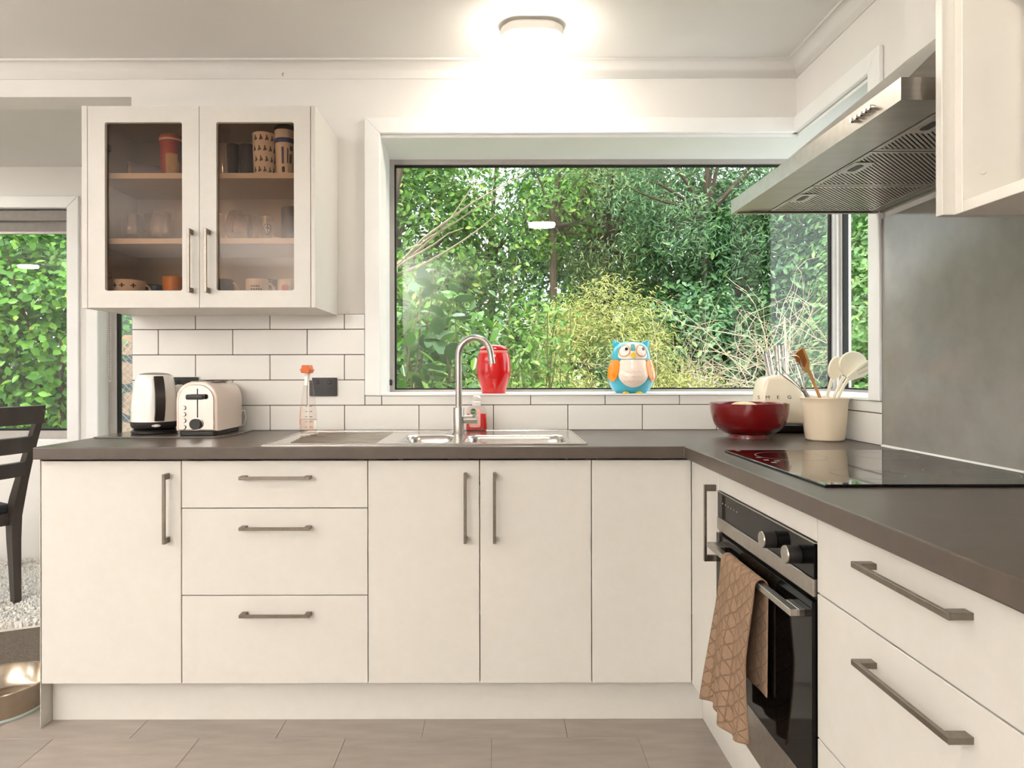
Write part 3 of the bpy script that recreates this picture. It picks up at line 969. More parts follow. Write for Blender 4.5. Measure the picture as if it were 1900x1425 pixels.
for k in range(3):
    y0 = HY0 + 0.017 + k * fw + 0.003; y1 = y0 + fw - 0.006
    f = obj('filter', frame_rect(HX + 0.115, 1.183, y0, y1, 0.012, zc + 0.001, zc + 0.009, 'z'), M_filt, hd)
    obj('filter_back', box(HX + 0.127, 1.171, y0 + 0.012, y1 - 0.012, zc + 0.007, zc + 0.009), M_dark, f)
    b = new()
    fx0, fx1, fy0, fy1 = HX + 0.127, 1.171, y0 + 0.012, y1 - 0.012
    q = fx0 - (fy1 - fy0)
    while q < fx1:                       # 45 degree ribs clipped to the filter
        t0 = max(0.0, fx0 - q); t1 = min(fy1 - fy0, fx1 - q)
        if t1 - t0 > 0.004:
            sweep([(q + t0, fy0 + t0, zc + 0.0025), (q + t1, fy0 + t1, zc + 0.0025)], 0.0055, 0.0015, (1, -1, 0), bm=b)
        q += 0.0125
    obj('filter_ribs', b, M_filt, f, kind='stuff')
    ym = (y0 + y1) / 2 - 0.02
    obj('latch_plate', box(HX + 0.120, HX + 0.170, ym - 0.045, ym + 0.045, zc - 0.0005, zc + 0.0018, 0.0006), M_filt, f)
    obj('latch', loft([[(p[0], p[1], z) for p in rrect(HX + 0.145, ym, 0.010 - i, 0.026 - i, 0.009 - i, 5)] for i, z in ((0, zc - 0.0012), (0.0, zc + 0.001))]), M_blackp, f)
for k in range(5):
    px_, py_ = 1584 + k * 8.6, 229.5 - k * 6.0
    s = (px_ - CX) / (HX - 0.006)
    y = F / s
    z = EYE + (CY - py_) / s
    bt = obj('control_button', tube([(HX - 0.0005, y, HT - 0.022), (HX - 0.006, y, HT - 0.022), (HX - 0.012, y, HT - 0.022)], [0.0045, 0.0055, 0.0045], 14), M_chrome, hd, smooth=True)

# ================================================================ OPEN WALL CABINET WITH MICROWAVE
oc = thing('open_wall_cabinet', 'doorless white wall cabinet beside the range hood', 'cabinet', (1.0, 0.9, 1.424))
Z0, Z1c = 1.4236, 2.30
obj('gable_panel', box(0.795, XW - 0.002, 1.2005, 1.218, Z0, Z1c, 0.001), M_door, oc)
sd = obj('side_panel', box(0.817, XW - 0.002, 1.180, 1.2, Z0, Z1c, 0.0008), M_carc, oc)
obj('side_panel', box(0.817, XW - 0.002, 0.58, 0.6, Z0, Z1c, 0.0008), M_carc, oc)
obj('bottom_panel', box(0.817, XW - 0.002, 0.6005, 1.1795, Z0, Z0 + 0.02, 0.0008), M_carc, oc)
obj('top_panel', box(0.817, XW - 0.002, 0.6005, 1.1795, Z1c - 0.02, Z1c, 0.0008), M_carc, oc)
obj('shelf', box(0.84, XW - 0.008, 0.6005, 1.1795, 1.86, 1.876, 0.0008), M_carc, oc)
obj('back_panel', box(XW - 0.006, XW - 0.002, 0.6005, 1.1795, Z0 + 0.0205, Z1c - 0.0205), M_carc, oc)
obj('screw_cap', tube([(0.852, 1.1795, 1.497), (0.852, 1.1785, 1.497)], [0.0075, 0.0068], 20), M_carc, sd, smooth=True)
mi = thing('microwave', 'microwave oven with black door inside the open cabinet', 'microwave', (1.05, 0.92, Z0 + 0.02))
obj('body', box(0.915, XW - 0.012, 0.69, 1.168, Z0 + 0.028, 1.80, 0.006, 2), M_white, mi)
d = obj('door', prism(rrect(0.925, 1.627, 0.228, 0.160, 0.012, 5), 'x', 0.908, 0.9155), M_black, mi)
obj('door_handle', tube([(0.899, 0.79, 1.50), (0.899, 0.79, 1.75)], 0.006, 10), M_steel, d, smooth=True)
for x in (0.95, 1.16):
    for y in (0.73, 1.13):
        obj('foot', tube([(x, y, Z0 + 0.0202), (x, y, Z0 + 0.029)], 0.012, 14), M_blackp, mi)

# ================================================================ GLAZED WALL CABINET
GY = 2.405
wc = thing('glazed_wall_cabinet', 'white wall cabinet with two glazed doors above kettle', 'cabinet', (-1.066, 2.57, 1.376))
GX0, GX1 = PX(152, GY), PX(585.5, GY)
GZ0, GZ1 = 1.376, 2.099
GXa, GXm, GXb = PX(163, GY), PX(370.5, GY), PX(577, GY)
for a, b_ in ((GX0, GXa - 0.001), (GXb + 0.001, GX1)):
    obj('side_panel', box(a, b_, GY, YW - 0.001, GZ0, GZ1, 0.001), M_door, wc)
IX0, IX1 = GXa, GXb
obj('bottom_panel', box(IX0, IX1, GY + 0.020, YW - 0.001, GZ0, GZ0 + 0.018, 0.0008), M_carc, wc)
obj('top_panel', box(IX0, IX1, GY + 0.020, YW - 0.001, GZ1 - 0.018, GZ1, 0.0008), M_carc, wc)
obj('back_panel', box(IX0, IX1, YW - 0.006, YW - 0.001, GZ0 + 0.0185, GZ1 - 0.0185), M_carc, wc)
SH1, SH2 = 1.632, 1.869
for z in (SH1, SH2):
    obj('shelf', box(IX0 + 0.001, IX1 - 0.001, 2.44, YW - 0.008, z - 0.020, z, 0.0008), M_carc, wc)
for x, z in ((PX(430, 2.73), 1.50), (PX(430, 2.73), 1.72), (IX0 + 0.03, 1.50), (IX0 + 0.03, 1.72)):
    obj('shelf_pin_hole', tube([(x, YW - 0.0062, z), (x, YW - 0.0070, z)], 0.0028, 10), M_gask, wc)
for (a, b_, wa, wb, hxp) in ((GXa, GXm, 195, 338.5, 350), (GXm, GXb, 402, 546, 381.5)):
    w0, w1 = PX(wa, GY), PX(wb, GY)
    zb, zt = PZ(538, GY), PZ(225.5, GY)
    # frame with a rounded opening
    b = new()
    n = 6
    inner = rrect((w0 + w1) / 2, (zb + zt) / 2, (w1 - w0) / 2, (zt - zb) / 2, 0.008, n)
    outer = rrect((a + b_) / 2, (GZ0 + GZ1) / 2, (b_ - a) / 2 - 0.001, (GZ1 - GZ0) / 2 - 0.001, 0.001, n)
    rings = [[(p[0], y, p[1]) for p in o_] for o_, y in ((outer, GY), (inner, GY), (inner, GY + 0.018), (outer, GY + 0.018), (outer, GY))]
    loft(rings, False, False, bm=b)
    bmesh.ops.remove_doubles(b, verts=b.verts, dist=1e-6)
    d = obj('door', b, M_door, wc)
    obj('pane', box(w0 - 0.003, w1 + 0.003, GY + 0.0125, GY + 0.0165, zb - 0.003, zt + 0.003), M_smoke, d)
    handle((PX(hxp, GY - 0.03), GY, PZ(481.5, GY - 0.034)), (0, 0, 1), 0.226, 0.034, d)
    for z in (1.50, 1.97):
        if a == GXa: obj('hinge', box(IX0 + 0.002, IX0 + 0.045, GY + 0.03, GY + 0.075, z - 0.012, z + 0.012, 0.003), M_steel, d)

# ---------------------------------------------------------------- cabinet contents
SHELF = {'top': SH2, 'mid': SH1, 'low': GZ0 + 0.018}
def cup_prof(r0, r1, h, t=0.0025, base=0.004):
    return [(0, 0), (r0 - 0.001, 0), (r0, 0.001), ((r0 + r1) / 2, h / 2), (r1, h - 0.001), (r1 - t / 2, h), (r1 - t, h - 0.001), ((r0 + r1) / 2 - t, h / 2), (r0 - t, base), (0, base)]
def cup(name, label, px_, w_top, w_bot, ytop, D, shelf, m, cat='cup', group=None, h=None, t=0.0025):
    s = F / D
    z = SHELF[shelf] + 0.0004
    hh = h if h else PZ(ytop, D) - z
    t_ = thing(name, label, cat, (PX(px_, D), D, z), group=group)
    o = obj('body', lathe(cup_prof(w_bot / s / 2, w_top / s / 2, hh, t), 32), m, t_, local=True, smooth=True)
    return t_, o, hh, w_bot / s / 2, w_top / s / 2
def mug_handle(t_, ang, r, zc_, hh, m, th=0.0045):
    pts = []
    for k in range(11):
        a = PI * k / 10 - PI / 2
        d = r - 0.002 + hh * 0.62 * math.cos(a)
        pts.append((d * math.cos(ang), d * math.sin(ang), zc_ + hh * math.sin(a)))
    obj('handle', tube(pts, th, 8), m, t_, local=True, smooth=True)
FACE = math.atan2(-2.5, 1.05)      # direction from the cabinet to the camera
M_lilac = mat('lilac_steel', (150, 152, 188), 0.35, 0.3, c2=(140, 142, 178), scale=10)
M_navy = mat('dark_navy_plastic', (30, 32, 52), 0.3, c2=(36, 36, 50), scale=20)
M_redp = mat('red_printed_plastic', (176, 44, 28), 0.35, c2=(150, 36, 24), scale=20)
M_orl = mat('orange_lid', (196, 84, 40), 0.4, c2=(186, 78, 36), scale=20)
M_mugw = mat('white_ceramic', (240, 236, 230), 0.15, c2=(236, 231, 224), scale=8)
M_or = mat('orange_ceramic', (224, 144, 22), 0.2, c2=(206, 124, 16), scale=18)
M_blue = mat('cup_blue', (38, 74, 156), 0.35, c2=(34, 66, 144), scale=20)
M_brn = mat('brown_print', (112, 74, 60), 0.5, c2=(92, 62, 70), scale=60)
M_ylw = mat('pale_print', (206, 178, 118), 0.5, c2=(190, 160, 104), scale=50)
M_smk = mat('smoked_grey', (74, 70, 68), 0.15, c2=(66, 62, 60), scale=10)
M_dkp = mat('mug_dark_print', (72, 66, 62), 0.35, c2=(128, 120, 114), scale=24)
# tipped lilac tumbler and pens
D = 2.54
z0 = SHELF['top'] + 0.0005
tt = thing('tumbler', 'lilac steel tumbler lying on its side on the top shelf', 'cup', (PX(243, D), D, z0 + 0.0345))
pr = [(0.0, 0.0), (0.0335, 0.0), (0.0345, 0.002), (0.0345, 0.11), (0.0325, 0.11), (0.0318, 0.004), (0, 0.004)]
b = lathe(pr, 32); bmesh.ops.transform(b, matrix=Matrix.Rotation(R(32), 4, 'Z') @ Matrix.Rotation(R(-90), 4, 'Y') @ Matrix.Translation((0, 0, -0.10)), verts=b.verts)
obj('body', b, M_lilac, tt, local=True, smooth=True)
b = lathe([(0.0348, 0.100), (0.0355, 0.104), (0.0355, 0.111), (0.0325, 0.1115)], 32); bmesh.ops.transform(b, matrix=Matrix.Rotation(R(32), 4, 'Z') @ Matrix.Rotation(R(-90), 4, 'Y') @ Matrix.Translation((0, 0, -0.10)), verts=b.verts)
obj('rim', b, M_steel, tt, local=True, smooth=True)
b = lathe([(0, 0.012), (0.031, 0.012), (0.0312, 0.108), (0.0300, 0.108), (0.0298, 0.014), (0, 0.014)], 28); bmesh.ops.transform(b, matrix=Matrix.Rotation(R(32), 4, 'Z') @ Matrix.Rotation(R(-90), 4, 'Y') @ Matrix.Translation((0, 0, -0.10)), verts=b.verts)
obj('mouth_shade', b, M_gask, tt, local=True, smooth=True)  # black inner shell stands for the shade inside the tumbler's mouth
for nm, c_, x, dx, dz, y in (('yellow-green', (196, 210, 40), 232, 0.050, 0.010, 2.475), ('purple', (126, 84, 170), 218, 0.038, 0.006, 2.50), ('blue', (58, 96, 190), 224, 0.038, 0.006, 2.487), ('red', (190, 56, 50), 228, 0.044, 0.020, 2.51)):
    a = Vector((PX(x, y), y, z0 + 0.0045)); 
    tag(obj('marker_pen', tube([a + Vector((-0.03, -0.004, 0)), a + Vector((dx - 0.012, 0.008, dz * 0.4)), a + Vector((dx, 0.010, dz * 0.5))], [0.0042, 0.0042, 0.0025], 10), mat('pen_' + nm.replace('-', '_'), c_, 0.4, c2=c_), smooth=True),
        nm + ' marker pen spilled in front of the lilac tumbler', 'pen', 'spilled pens on the top shelf')
# red cup with orange lid
t_, o, hh, r0, r1 = cup('travel_cup', 'red printed cup with orange lid on the top shelf', 320, 43, 36, 258, 2.52, 'top', M_redp)
obj('lid', lathe([(r1 + 0.001, hh - 0.006), (r1 + 0.002, hh), (r1 - 0.004, hh + 0.010), (0, hh + 0.012)], 32), M_orl, t_, local=True, smooth=True)
obj('rim_band', lathe([(r1 + 0.0006, hh - 0.012), (r1 + 0.0012, hh - 0.006), (r1 + 0.0002, hh - 0.002)], 32), M_mugw, t_, local=True, smooth=True)
obj('print_panel', patch(lambda z: r0 + (r1 - r0) * z / hh, FACE + 0.1, 0.6, hh * 0.30, hh * 0.28, 0.0006, outline=lambda p: 1 / max(abs(math.cos(p)), abs(math.sin(p)))), M_ylw, t_, local=True)
obj('print_panel', patch(lambda z: r0 + (r1 - r0) * z / hh, FACE + 0.9, 0.35, hh * 0.62, hh * 0.26, 0.0006, outline=lambda p: 1 / max(abs(math.cos(p)), abs(math.sin(p)))), M_brn, t_, local=True)
# top right
cup('glass_tumbler', 'tall clear tumbler at the end of the top shelf', 412, 32, 24, 232, 2.50, 'top', M_clear, 'glass')
for x, w, l in ((433, 20, 'tall dark navy cup beside the clear tumbler'), (460, 30, 'dark navy cup beside the patterned white cup')):
    cup('plastic_cup', l, x, w + 3, w - 3, 268 if x == 433 else 270, 2.56, 'top', M_navy)
t_, o, hh, r0, r1 = cup('patterned_cup', 'white tall cup with rows of small brown and green motifs', 491, 43, 37, 250, 2.50, 'top', M_mugw)
M_grn = mat('green_print', (92, 112, 72), 0.5, c2=(80, 98, 66), scale=60)
for row in range(4):
    for k in range(-2, 3):
        z = hh * (0.12 + 0.245 * row)
        rr = lambda z_, r0=r0, r1=r1, hh=hh: r0 + (r1 - r0) * z_ / hh
        obj('motif', patch(rr, FACE + (k + 0.3 * (row % 2)) * 0.5, 0.17, z, 0.0125, 0.0005, outline=lambda p: 0.72 + 0.28 * math.cos(3 * p + 1), nr=2, na=18), (M_brn, M_grn, M_brn)[(k + row) % 3], t_, local=True)
t_, o, hh, r0, r1 = cup('travel_cup', 'white travel cup with blue band and black lid', 530, 39, 31, 243, 2.50, 'top', M_mugw)
obj('lid', lathe([(r1 + 0.001, hh - 0.004), (r1 + 0.0025, hh), (r1 + 0.002, hh + 0.008), (r1 - 0.004, hh + 0.016), (0, hh + 0.016)], 32), M_blackp, t_, local=True, smooth=True)
rr = lambda z_: r0 + (r1 - r0) * z_ / hh
obj('blue_band', lathe([(rr(hh * .70) + 0.0002, hh * .70), (rr(hh * .70) + 0.0008, hh * .705), (rr(hh * .80) + 0.0008, hh * .795), (rr(hh * .80) + 0.0002, hh * .80)], 32), M_blue, t_, local=True, smooth=True)
sq = lambda p: 1 / max(abs(math.cos(p)), abs(math.sin(p)))
for a, ra, z, rz, m in ((-0.45, 0.12, .42, .18, M_blue), (0.05, 0.06, .42, .16, M_smk), (0.45, 0.16, .58, .05, M_blue), (0.40, 0.14, .36, .10, M_smk), (-0.4, 0.16, .12, .06, M_smk)):
    obj('print_bar', patch(rr, FACE + a + 0.1, ra, hh * z, hh * rz, 0.0005, outline=sq, nr=2), m, t_, local=True)
# glasses, middle shelf
def stemless(px_, w, ytop, D, label, h=None):
    s = F / D; z = SHELF['mid'] + 0.0004
    hh = PZ(ytop, D) - z
    r = w / s / 2
    prof = smooth_prof([(r * 0.55, 0.0), (r * 0.86, hh * 0.16), (r, hh * 0.42), (r * 0.92, hh * 0.72), (r * 0.74, hh)], 4)
    inner = [(max(0.001, q[0] - 0.0014), max(q[1], 0.006)) for q in prof][::-1]
    t_ = thing('drinking_glass', label, 'glass', (PX(px_, D), D, z), group='clear glasses on the middle shelf')
    obj('bowl', lathe([(0, 0)] + prof + inner + [(0, 0.006)], 28), M_clear, t_, local=True, smooth=True, angle=60)
for a in ((247, 38, 393, 2.53, 'clear stemless glass at the hinge side of left glazed door'), (282, 34, 398, 2.60, 'clear stemless glass set back between two others'), (300, 44, 393, 2.53, 'clear stemless glass nearer the door handle'),
          (408, 22, 396, 2.53, 'clear narrow glass beside the left edge of right glazed door'), (446, 52, 393, 2.53, 'wide clear stemless glass behind right glazed door'), (474, 30, 402, 2.61, 'small clear glass set back beside the crest glass')):
    stemless(*a)
t_, o, hh, r0, r1 = cup('shot_glass', 'small clear flared glass printed with a dark crest', 496, 26, 17, 402, 2.50, 'mid', M_clear, 'glass')
M_crest = mat('crest_print', (64, 44, 70), 0.4, c2=(56, 38, 62))
rr = lambda z_: r0 + (r1 - r0) * z_ / hh
shield = lambda p: (0.8 + 0.25 * abs(math.cos(p)) if math.sin(p) > 0 else 1.0 - 0.25 * abs(math.cos(p)))
obj('crest', patch(rr, FACE, 0.62, hh * 0.45, hh * 0.27, 0.0007, outline=shield), M_crest, t_, local=True)
obj('crest_field', patch(rr, FACE, 0.48, hh * 0.46, hh * 0.205, 0.0010, outline=shield), M_mugw, t_, local=True)
obj('crest_cross', patch(rr, FACE, 0.09, hh * 0.46, hh * 0.18, 0.0013, outline=sq), M_crest, t_, local=True)
obj('crest_cross', patch(rr, FACE, 0.36, hh * 0.50, hh * 0.035, 0.0013, outline=sq), M_crest, t_, local=True)
t_, *_ = cup('smoked_tumbler', 'smoked grey square-sided tumbler at the end of the middle shelf', 540, 34, 32, 385, 2.49, 'mid', M_smk, 'glass')
# mugs, lower shelf
t_, o, hh, r0, r1 = cup('mug', 'cream mug with brown leaf pattern on the lowest shelf', 240, 56, 50, 520, 2.50, 'low', M_mugw)
mug_handle(t_, 0.2, r1, hh * 0.48, hh * 0.36, M_mugw)
for k in (-0.9, -0.35, 0.35):
    obj('leaf_print', patch(lambda z: r0 + (r1 - r0) * z / hh, FACE + k, 0.20, hh * 0.76, 0.009, 0.0005, outline=lambda p: 0.65 + 0.35 * math.cos(4 * p), nr=2, na=20), M_brn, t_, local=True)
t_, o, hh, r0, r1 = cup('mug', 'dark brown mug set back behind the cream mug', 283, 34, 30, 528, 2.63, 'low', M_smk)
t_, o, hh, r0, r1 = cup('lunch_pot', 'blue pot beside the orange mug', 293, 32, 32, 530, 2.57, 'low', mat('teal_blue_plastic', (30, 104, 146), 0.4, c2=(28, 96, 136)), 'pot')
t_, o, hh, r0, r1 = cup('mug', 'orange mug on the lowest shelf', 324, 40, 40, 513.5, 2.50, 'low', M_or)
mug_handle(t_, 0.5, r1, hh * 0.5, hh * 0.34, M_or)
t_, o, hh, r0, r1 = cup('mug', 'mug with dark grey photo print on the lowest shelf', 416, 34, 34, 518, 2.50, 'low', M_dkp)
mug_handle(t_, 0.0, r1, hh * 0.5, hh * 0.36, M_mugw)
t_, o, hh, r0, r1 = cup('mug', 'white mug with two lines of small dark print', 478, 42, 42, 518, 2.50, 'low', M_mugw)
mug_handle(t_, 0.15, r1, hh * 0.5, hh * 0.36, M_mugw)
M_ink = mat('dark_ink', (60, 56, 54), 0.5, c2=(54, 50, 48))
for row, n in ((0.70, 4), (0.58, 5)):
    for k in range(n):
        obj('print_mark', patch(lambda z: r0, FACE - 0.55 + 0.2 * k, 0.075, hh * row, hh * 0.033, 0.0005, outline=sq, nr=1, na=12), M_ink, t_, local=True)
t_, o, hh, r0, r1 = cup('mug', 'dark grey mug set back beside the heart mug', 508, 36, 36, 520, 2.60, 'low', M_smk)
t_, o, hh, r0, r1 = cup('mug', 'white mug printed with a red heart', 532, 32, 30, 519, 2.49, 'low', M_mugw)
def heart(p):
    x = 16 * math.sin(p) ** 3
    return 1
hb_ = patch(lambda z: r0 + (r1 - r0) * z / hh, FACE - 0.25, 0.42, hh * 0.60, hh * 0.22, 0.0006,
            outline=lambda p: 0.78 + 0.30 * abs(math.cos(p)) ** 0.7 * (1 if math.sin(p) > 0 else 0.4) - (0.35 * math.exp(-((p - PI / 2) / 0.28) ** 2)) + (0.25 * math.exp(-((p - 1.5 * PI) / 0.3) ** 2)), na=40)
obj('heart', hb_, mat('red_print', (196, 40, 26), 0.4, c2=(186, 36, 24)), t_, local=True)

# ================================================================ THINGS ON THE WORKTOP
ZT = ZW + 0.0004
# glass worktop saver under kettle and toaster
ws = thing('worktop_saver', 'thin grey glass board under kettle and toaster', 'board', (-1.2, 2.58, ZT))
obj('board', prism([(-1.475 + 0.02, 2.425), (-1.02, 2.425), (-0.985, 2.46), (-0.985, 2.70), (-1.455, 2.70)], 'z', ZT, ZT + 0.005, 0.0012, 1), mat('grey_board_glass', (112, 104, 97), 0.12, c2=(120, 112, 104), scale=30), ws)
ZS = ZT + 0.0056
# kettle
D = 2.575
ke = thing('kettle', 'white electric kettle with black handle and base', 'kettle', (PX(287, D), D, ZS))
body = smooth_prof([(0.0835, 0.046), (0.0815, 0.09), (0.077, 0.14), (0.070, 0.19), (0.064, 0.214), (0.058, 0.2225)], 5)
M_ket = mat('kettle_white', (240, 237, 231), 0.14, c2=(236, 232, 226), scale=6, coat=0.4)
obj('power_base', lathe([(0, 0), (0.078, 0), (0.082, 0.004), (0.082, 0.010), (0.074, 0.016), (0, 0.016)], 40), M_blackp, ke, local=True, smooth=True)
obj('lower_band', lathe([(0, 0.017), (0.068, 0.017), (0.078, 0.022), (0.083, 0.030), (0.0836, 0.0455), (0, 0.0455)], 40), M_blackp, ke, local=True, smooth=True)
bo = obj('body', lathe([(0, 0.046)] + body + [(0, 0.2225)], 40), M_ket, ke, local=True, smooth=True)
obj('lid', lathe([(0.056, 0.2228), (0.050, 0.2265), (0.03, 0.230), (0, 0.2315)], 36), mat('grey_lid', (150, 142, 134), 0.35, c2=(142, 134, 126), scale=10), ke, local=True, smooth=True)
rb = interp(body)
ha = math.atan2(-0.80, 0.60)
n_ = Vector((math.cos(ha), math.sin(ha), 0)); s_ = Vector((-n_.y, n_.x, 0))
pts = []
for k in range(15):
    t = k / 14
    z = 0.212 - 0.158 * t
    out = rb(z) + 0.030 * math.sin(PI * min(1, max(0, t * 0.94 + 0.03))) ** 0.6 - 0.004
    pts.append(n_ * out + Vector((0, 0, z)))
obj('handle', sweep(pts, [0.032 + 0.002 * math.sin(PI * k / 14) for k in range(15)], 0.016, s_), mat('dark_handle', (46, 38, 34), 0.35, c2=(40, 33, 30), scale=12), ke, local=True, smooth=True)
fa = math.atan2(-0.86, 0.5)
obj('switch', patch(lambda z: 0.0836, fa, 0.18, 0.033, 0.005, 0.004), M_chrome, ke, local=True, smooth=True)
b = new()
spo = Vector((-n_.x, -n_.y, 0))
tube([spo * 0.058 + Vector((0, 0, 0.188)), spo * 0.086 + Vector((0, 0, 0.211))], [0.018, 0.012], 12, bm=b)
obj('spout', b, M_ket, ke, local=True, smooth=True)

# toaster
TX0, TX1 = PX(329, 2.47), PX(405.5, 2.47)
tcx = (TX0 + TX1) / 2; hw = (TX1 - TX0) / 2
to = thing('toaster', 'pale blush toaster with chrome end panel', 'toaster', (tcx, 2.575, ZS))
TY0, TY1 = 2.455, 2.700
M_toast = mat('blush_enamel', (232, 214, 200), 0.2, c2=(227, 208, 193), scale=5, coat=0.3)
def arch(h0, h1, w, r, n=9):
    pts = [(tcx - w, h0)]
    for k in range(n + 1):
        a = R(180 - 90 * k / n); pts.append((tcx - w + r * 0.92 + r * 0.92 * math.cos(a) + 0.10 * 0, h1 - r + r * math.sin(a)))
    for k in range(n + 1):
        a = R(90 - 90 * k / n); pts.append((tcx + w - r * 0.92 + r * 0.92 * math.cos(a), h1 - r + r * math.sin(a)))
    pts.append((tcx + w, h0))
    return pts
zb = ZS + 0.017
obj('shell', prism(arch(zb, ZS + 0.197, hw, 0.066), 'y', TY0 + 0.004, TY1, 0.006, 3), M_toast, to, smooth=True, angle=50)
fp_ = obj('end_panel', prism(arch(zb + 0.004, ZS + 0.186, hw - 0.011, 0.058), 'y', TY0 - 0.002, TY0 + 0.006, 0.0015, 1), M_chrome, to, smooth=True, angle=30)
obj('base', prism(rrect(tcx, (TY0 + TY1) / 2, hw - 0.006, (TY1 - TY0) / 2 - 0.006, 0.02, 5), 'z', ZS, zb - 0.0005, 0.002, 1), M_blackp, to)
obj('lever_slot', box(tcx + 0.004, tcx + 0.0075, TY0 - 0.0028, TY0 - 0.0018, ZS + 0.065, ZS + 0.172), M_gask, fp_)
lv = prism(rrect(tcx + 0.004, ZS + 0.142, 0.032, 0.0095, 0.006, 4), 'y', TY0 - 0.026, TY0 - 0.009, 0.003, 2)
merge(lv, box(tcx + 0.002, tcx + 0.010, TY0 - 0.012, TY0 - 0.003, ZS + 0.134, ZS + 0.15))
obj('lever', lv, M_blackp, fp_, smooth=True, angle=50)
kn = obj('dial', tube([(tcx + 0.002, TY0 - 0.0028, ZS + 0.043), (tcx + 0.002, TY0 - 0.018, ZS + 0.043)], [0.0205, 0.0195], 28), M_blackp, fp_, smooth=True)
obj('dial_ring', tube([(tcx + 0.002, TY0 - 0.0024, ZS + 0.043), (tcx + 0.002, TY0 - 0.005, ZS + 0.043)], 0.0228, 28), M_chrome, fp_, smooth=True)
for k in range(4):
    obj('button', tube([(tcx - 0.043, TY0 - 0.0022, ZS + 0.102 - k * 0.0235), (tcx - 0.043, TY0 - 0.008, ZS + 0.102 - k * 0.0235)], [0.0085, 0.0065], 16), M_chrome, fp_, smooth=True)
for dx in (-0.027, 0.027):
    obj('bread_slot', box(tcx + dx - 0.014, tcx + dx + 0.014, TY0 + 0.045, TY1 - 0.045, ZS + 0.1955, ZS + 0.1985, 0.001), M_steel, to)
    obj('slot_opening', box(tcx + dx - 0.011, tcx + dx + 0.011, TY0 + 0.05, TY1 - 0.05, ZS + 0.198, ZS + 0.1992), M_gask, to)
obj('cord', tube([(TX1 - 0.02, TY1 - 0.002, ZS + 0.075), (TX1 + 0.004, TY1 + 0.010, ZS + 0.078), (TX1 + 0.010, TY1 + 0.012, ZS + 0.05), (TX1 + 0.002, TY1 + 0.012, ZS + 0.02), (TX1 - 0.03, TY1 + 0.012, ZS + 0.008)], 0.003, 8), M_white, to, smooth=True)

# power sockets
M_sock = mat('socket_black', (44, 42, 41), 0.4, c2=(38, 36, 36), scale=20)
def socket(px0, px1, py0, py1, label):
    x0, x1 = PX(px0, YB), PX(px1, YB); z0, z1 = PZ(py1, YB), PZ(py0, YB)
    t_ = thing('power_socket', label, 'socket', ((x0 + x1) / 2, YB, z0))
    obj('surround', prism(rrect((x0 + x1) / 2, (z0 + z1) / 2, (x1 - x0) / 2 + 0.002, (z1 - z0) / 2 + 0.002, 0.006, 4), 'y', YB - 0.004, YB - 0.0004), M_white, t_)
    pl = obj('plate', prism(rrect((x0 + x1) / 2, (z0 + z1) / 2, (x1 - x0) / 2, (z1 - z0) / 2, 0.005, 4), 'y', YB - 0.010, YB - 0.0042, 0.0015, 2), M_sock, t_)
    for k in (-1, 1):
        xm = (x0 + x1) / 2 + k * (x1 - x0) * 0.22
        zm = z0 + (z1 - z0) * 0.75
        obj('switch', box(xm - 0.0075, xm + 0.0075, YB - 0.0135, YB - 0.0102, zm - 0.007, zm + 0.007, 0.0015), M_sock, pl)
        zs = z0 + (z1 - z0) * 0.36
        for dx, dz, ang in ((-0.006, 0.004, 30), (0.006, 0.004, -30), (0, -0.008, 0)):
            b = box(-0.0011, 0.0011, -0.0006, 0, -0.004, 0.004)
            bmesh.ops.transform(b, matrix=Matrix.Translation((xm + dx, YB - 0.0101, zs + dz)) @ Matrix.Rotation(R(ang), 4, 'Y'), verts=b.verts)
            obj('pin_hole', b, M_gask, pl)
    return t_, x0, x1, z0, z1
socket(575, 626.5, 700, 734.5, 'black double power socket behind the spray bottle')
t_, x0, x1, z0, z1 = socket(318, 370, 698.5, 733, 'black double power socket behind the toaster')
pgx, pgz = PX(331.5, YB - 0.03), PZ(720, YB - 0.03)
pg = thing('plug', 'white plug in the socket behind the toaster', 'plug', (pgx, YB - 0.03, pgz))
obj('body', tube([(pgx, YB - 0.0104, pgz), (pgx, YB - 0.035, pgz), (pgx, YB - 0.042, pgz)], [0.017, 0.017, 0.012], 20), M_white, pg, smooth=True)
obj('flex', tube([(pgx, YB - 0.036, pgz - 0.012), (pgx, YB - 0.045, pgz - 0.04), (pgx + 0.005, YB - 0.03, pgz - 0.10), (pgx + 0.02, YB - 0.015, ZS + 0.004)], 0.0032, 8), M_white, pg, smooth=True)

# spray bottle
D = 2.50
sb = thing('spray_bottle', 'clear spray bottle with orange nozzle on the drainer', 'bottle', (PX(572, D), D, ZW + 0.0072))
M_bot = glass('clear_plastic', (250, 247, 245), refl=0.9, ior=1.4)
hz = PZ(703, D) - (ZW + 0.0072)
bp_ = smooth_prof([(0.030, 0.0), (0.0315, 0.012), (0.0315, 0.06), (0.028, 0.105), (0.022, 0.15), (0.0165, 0.19), (0.0125, hz)], 4)
obj('bottle_body', lathe([(0, 0)] + bp_, 32, sy=0.7), M_bot, sb, local=True, smooth=True)
obj('cleaner_liquid', lathe([(0, 0.004)] + [(max(0.002, q[0] - 0.0025), q[1] + 0.004) for q in bp_ if q[1] < 0.05] + [(0.029, 0.055), (0, 0.055)], 28, sy=0.66), glass('pale_cleaner', (253, 246, 242), refl=0.5, ior=1.1), sb, local=True, smooth=True)
lab = lambda z: interp(bp_)(z)
obj('back_label', patch(lab, PI + 0.25, 0.22, 0.070, 0.035, 0.0006, outline=sq, sy=0.7), mat('orange_label', (226, 132, 66), 0.5, c2=(220, 122, 58)), sb, local=True)
M_lab = mat('label_white', (244, 240, 234), 0.5, c2=(240, 236, 230))
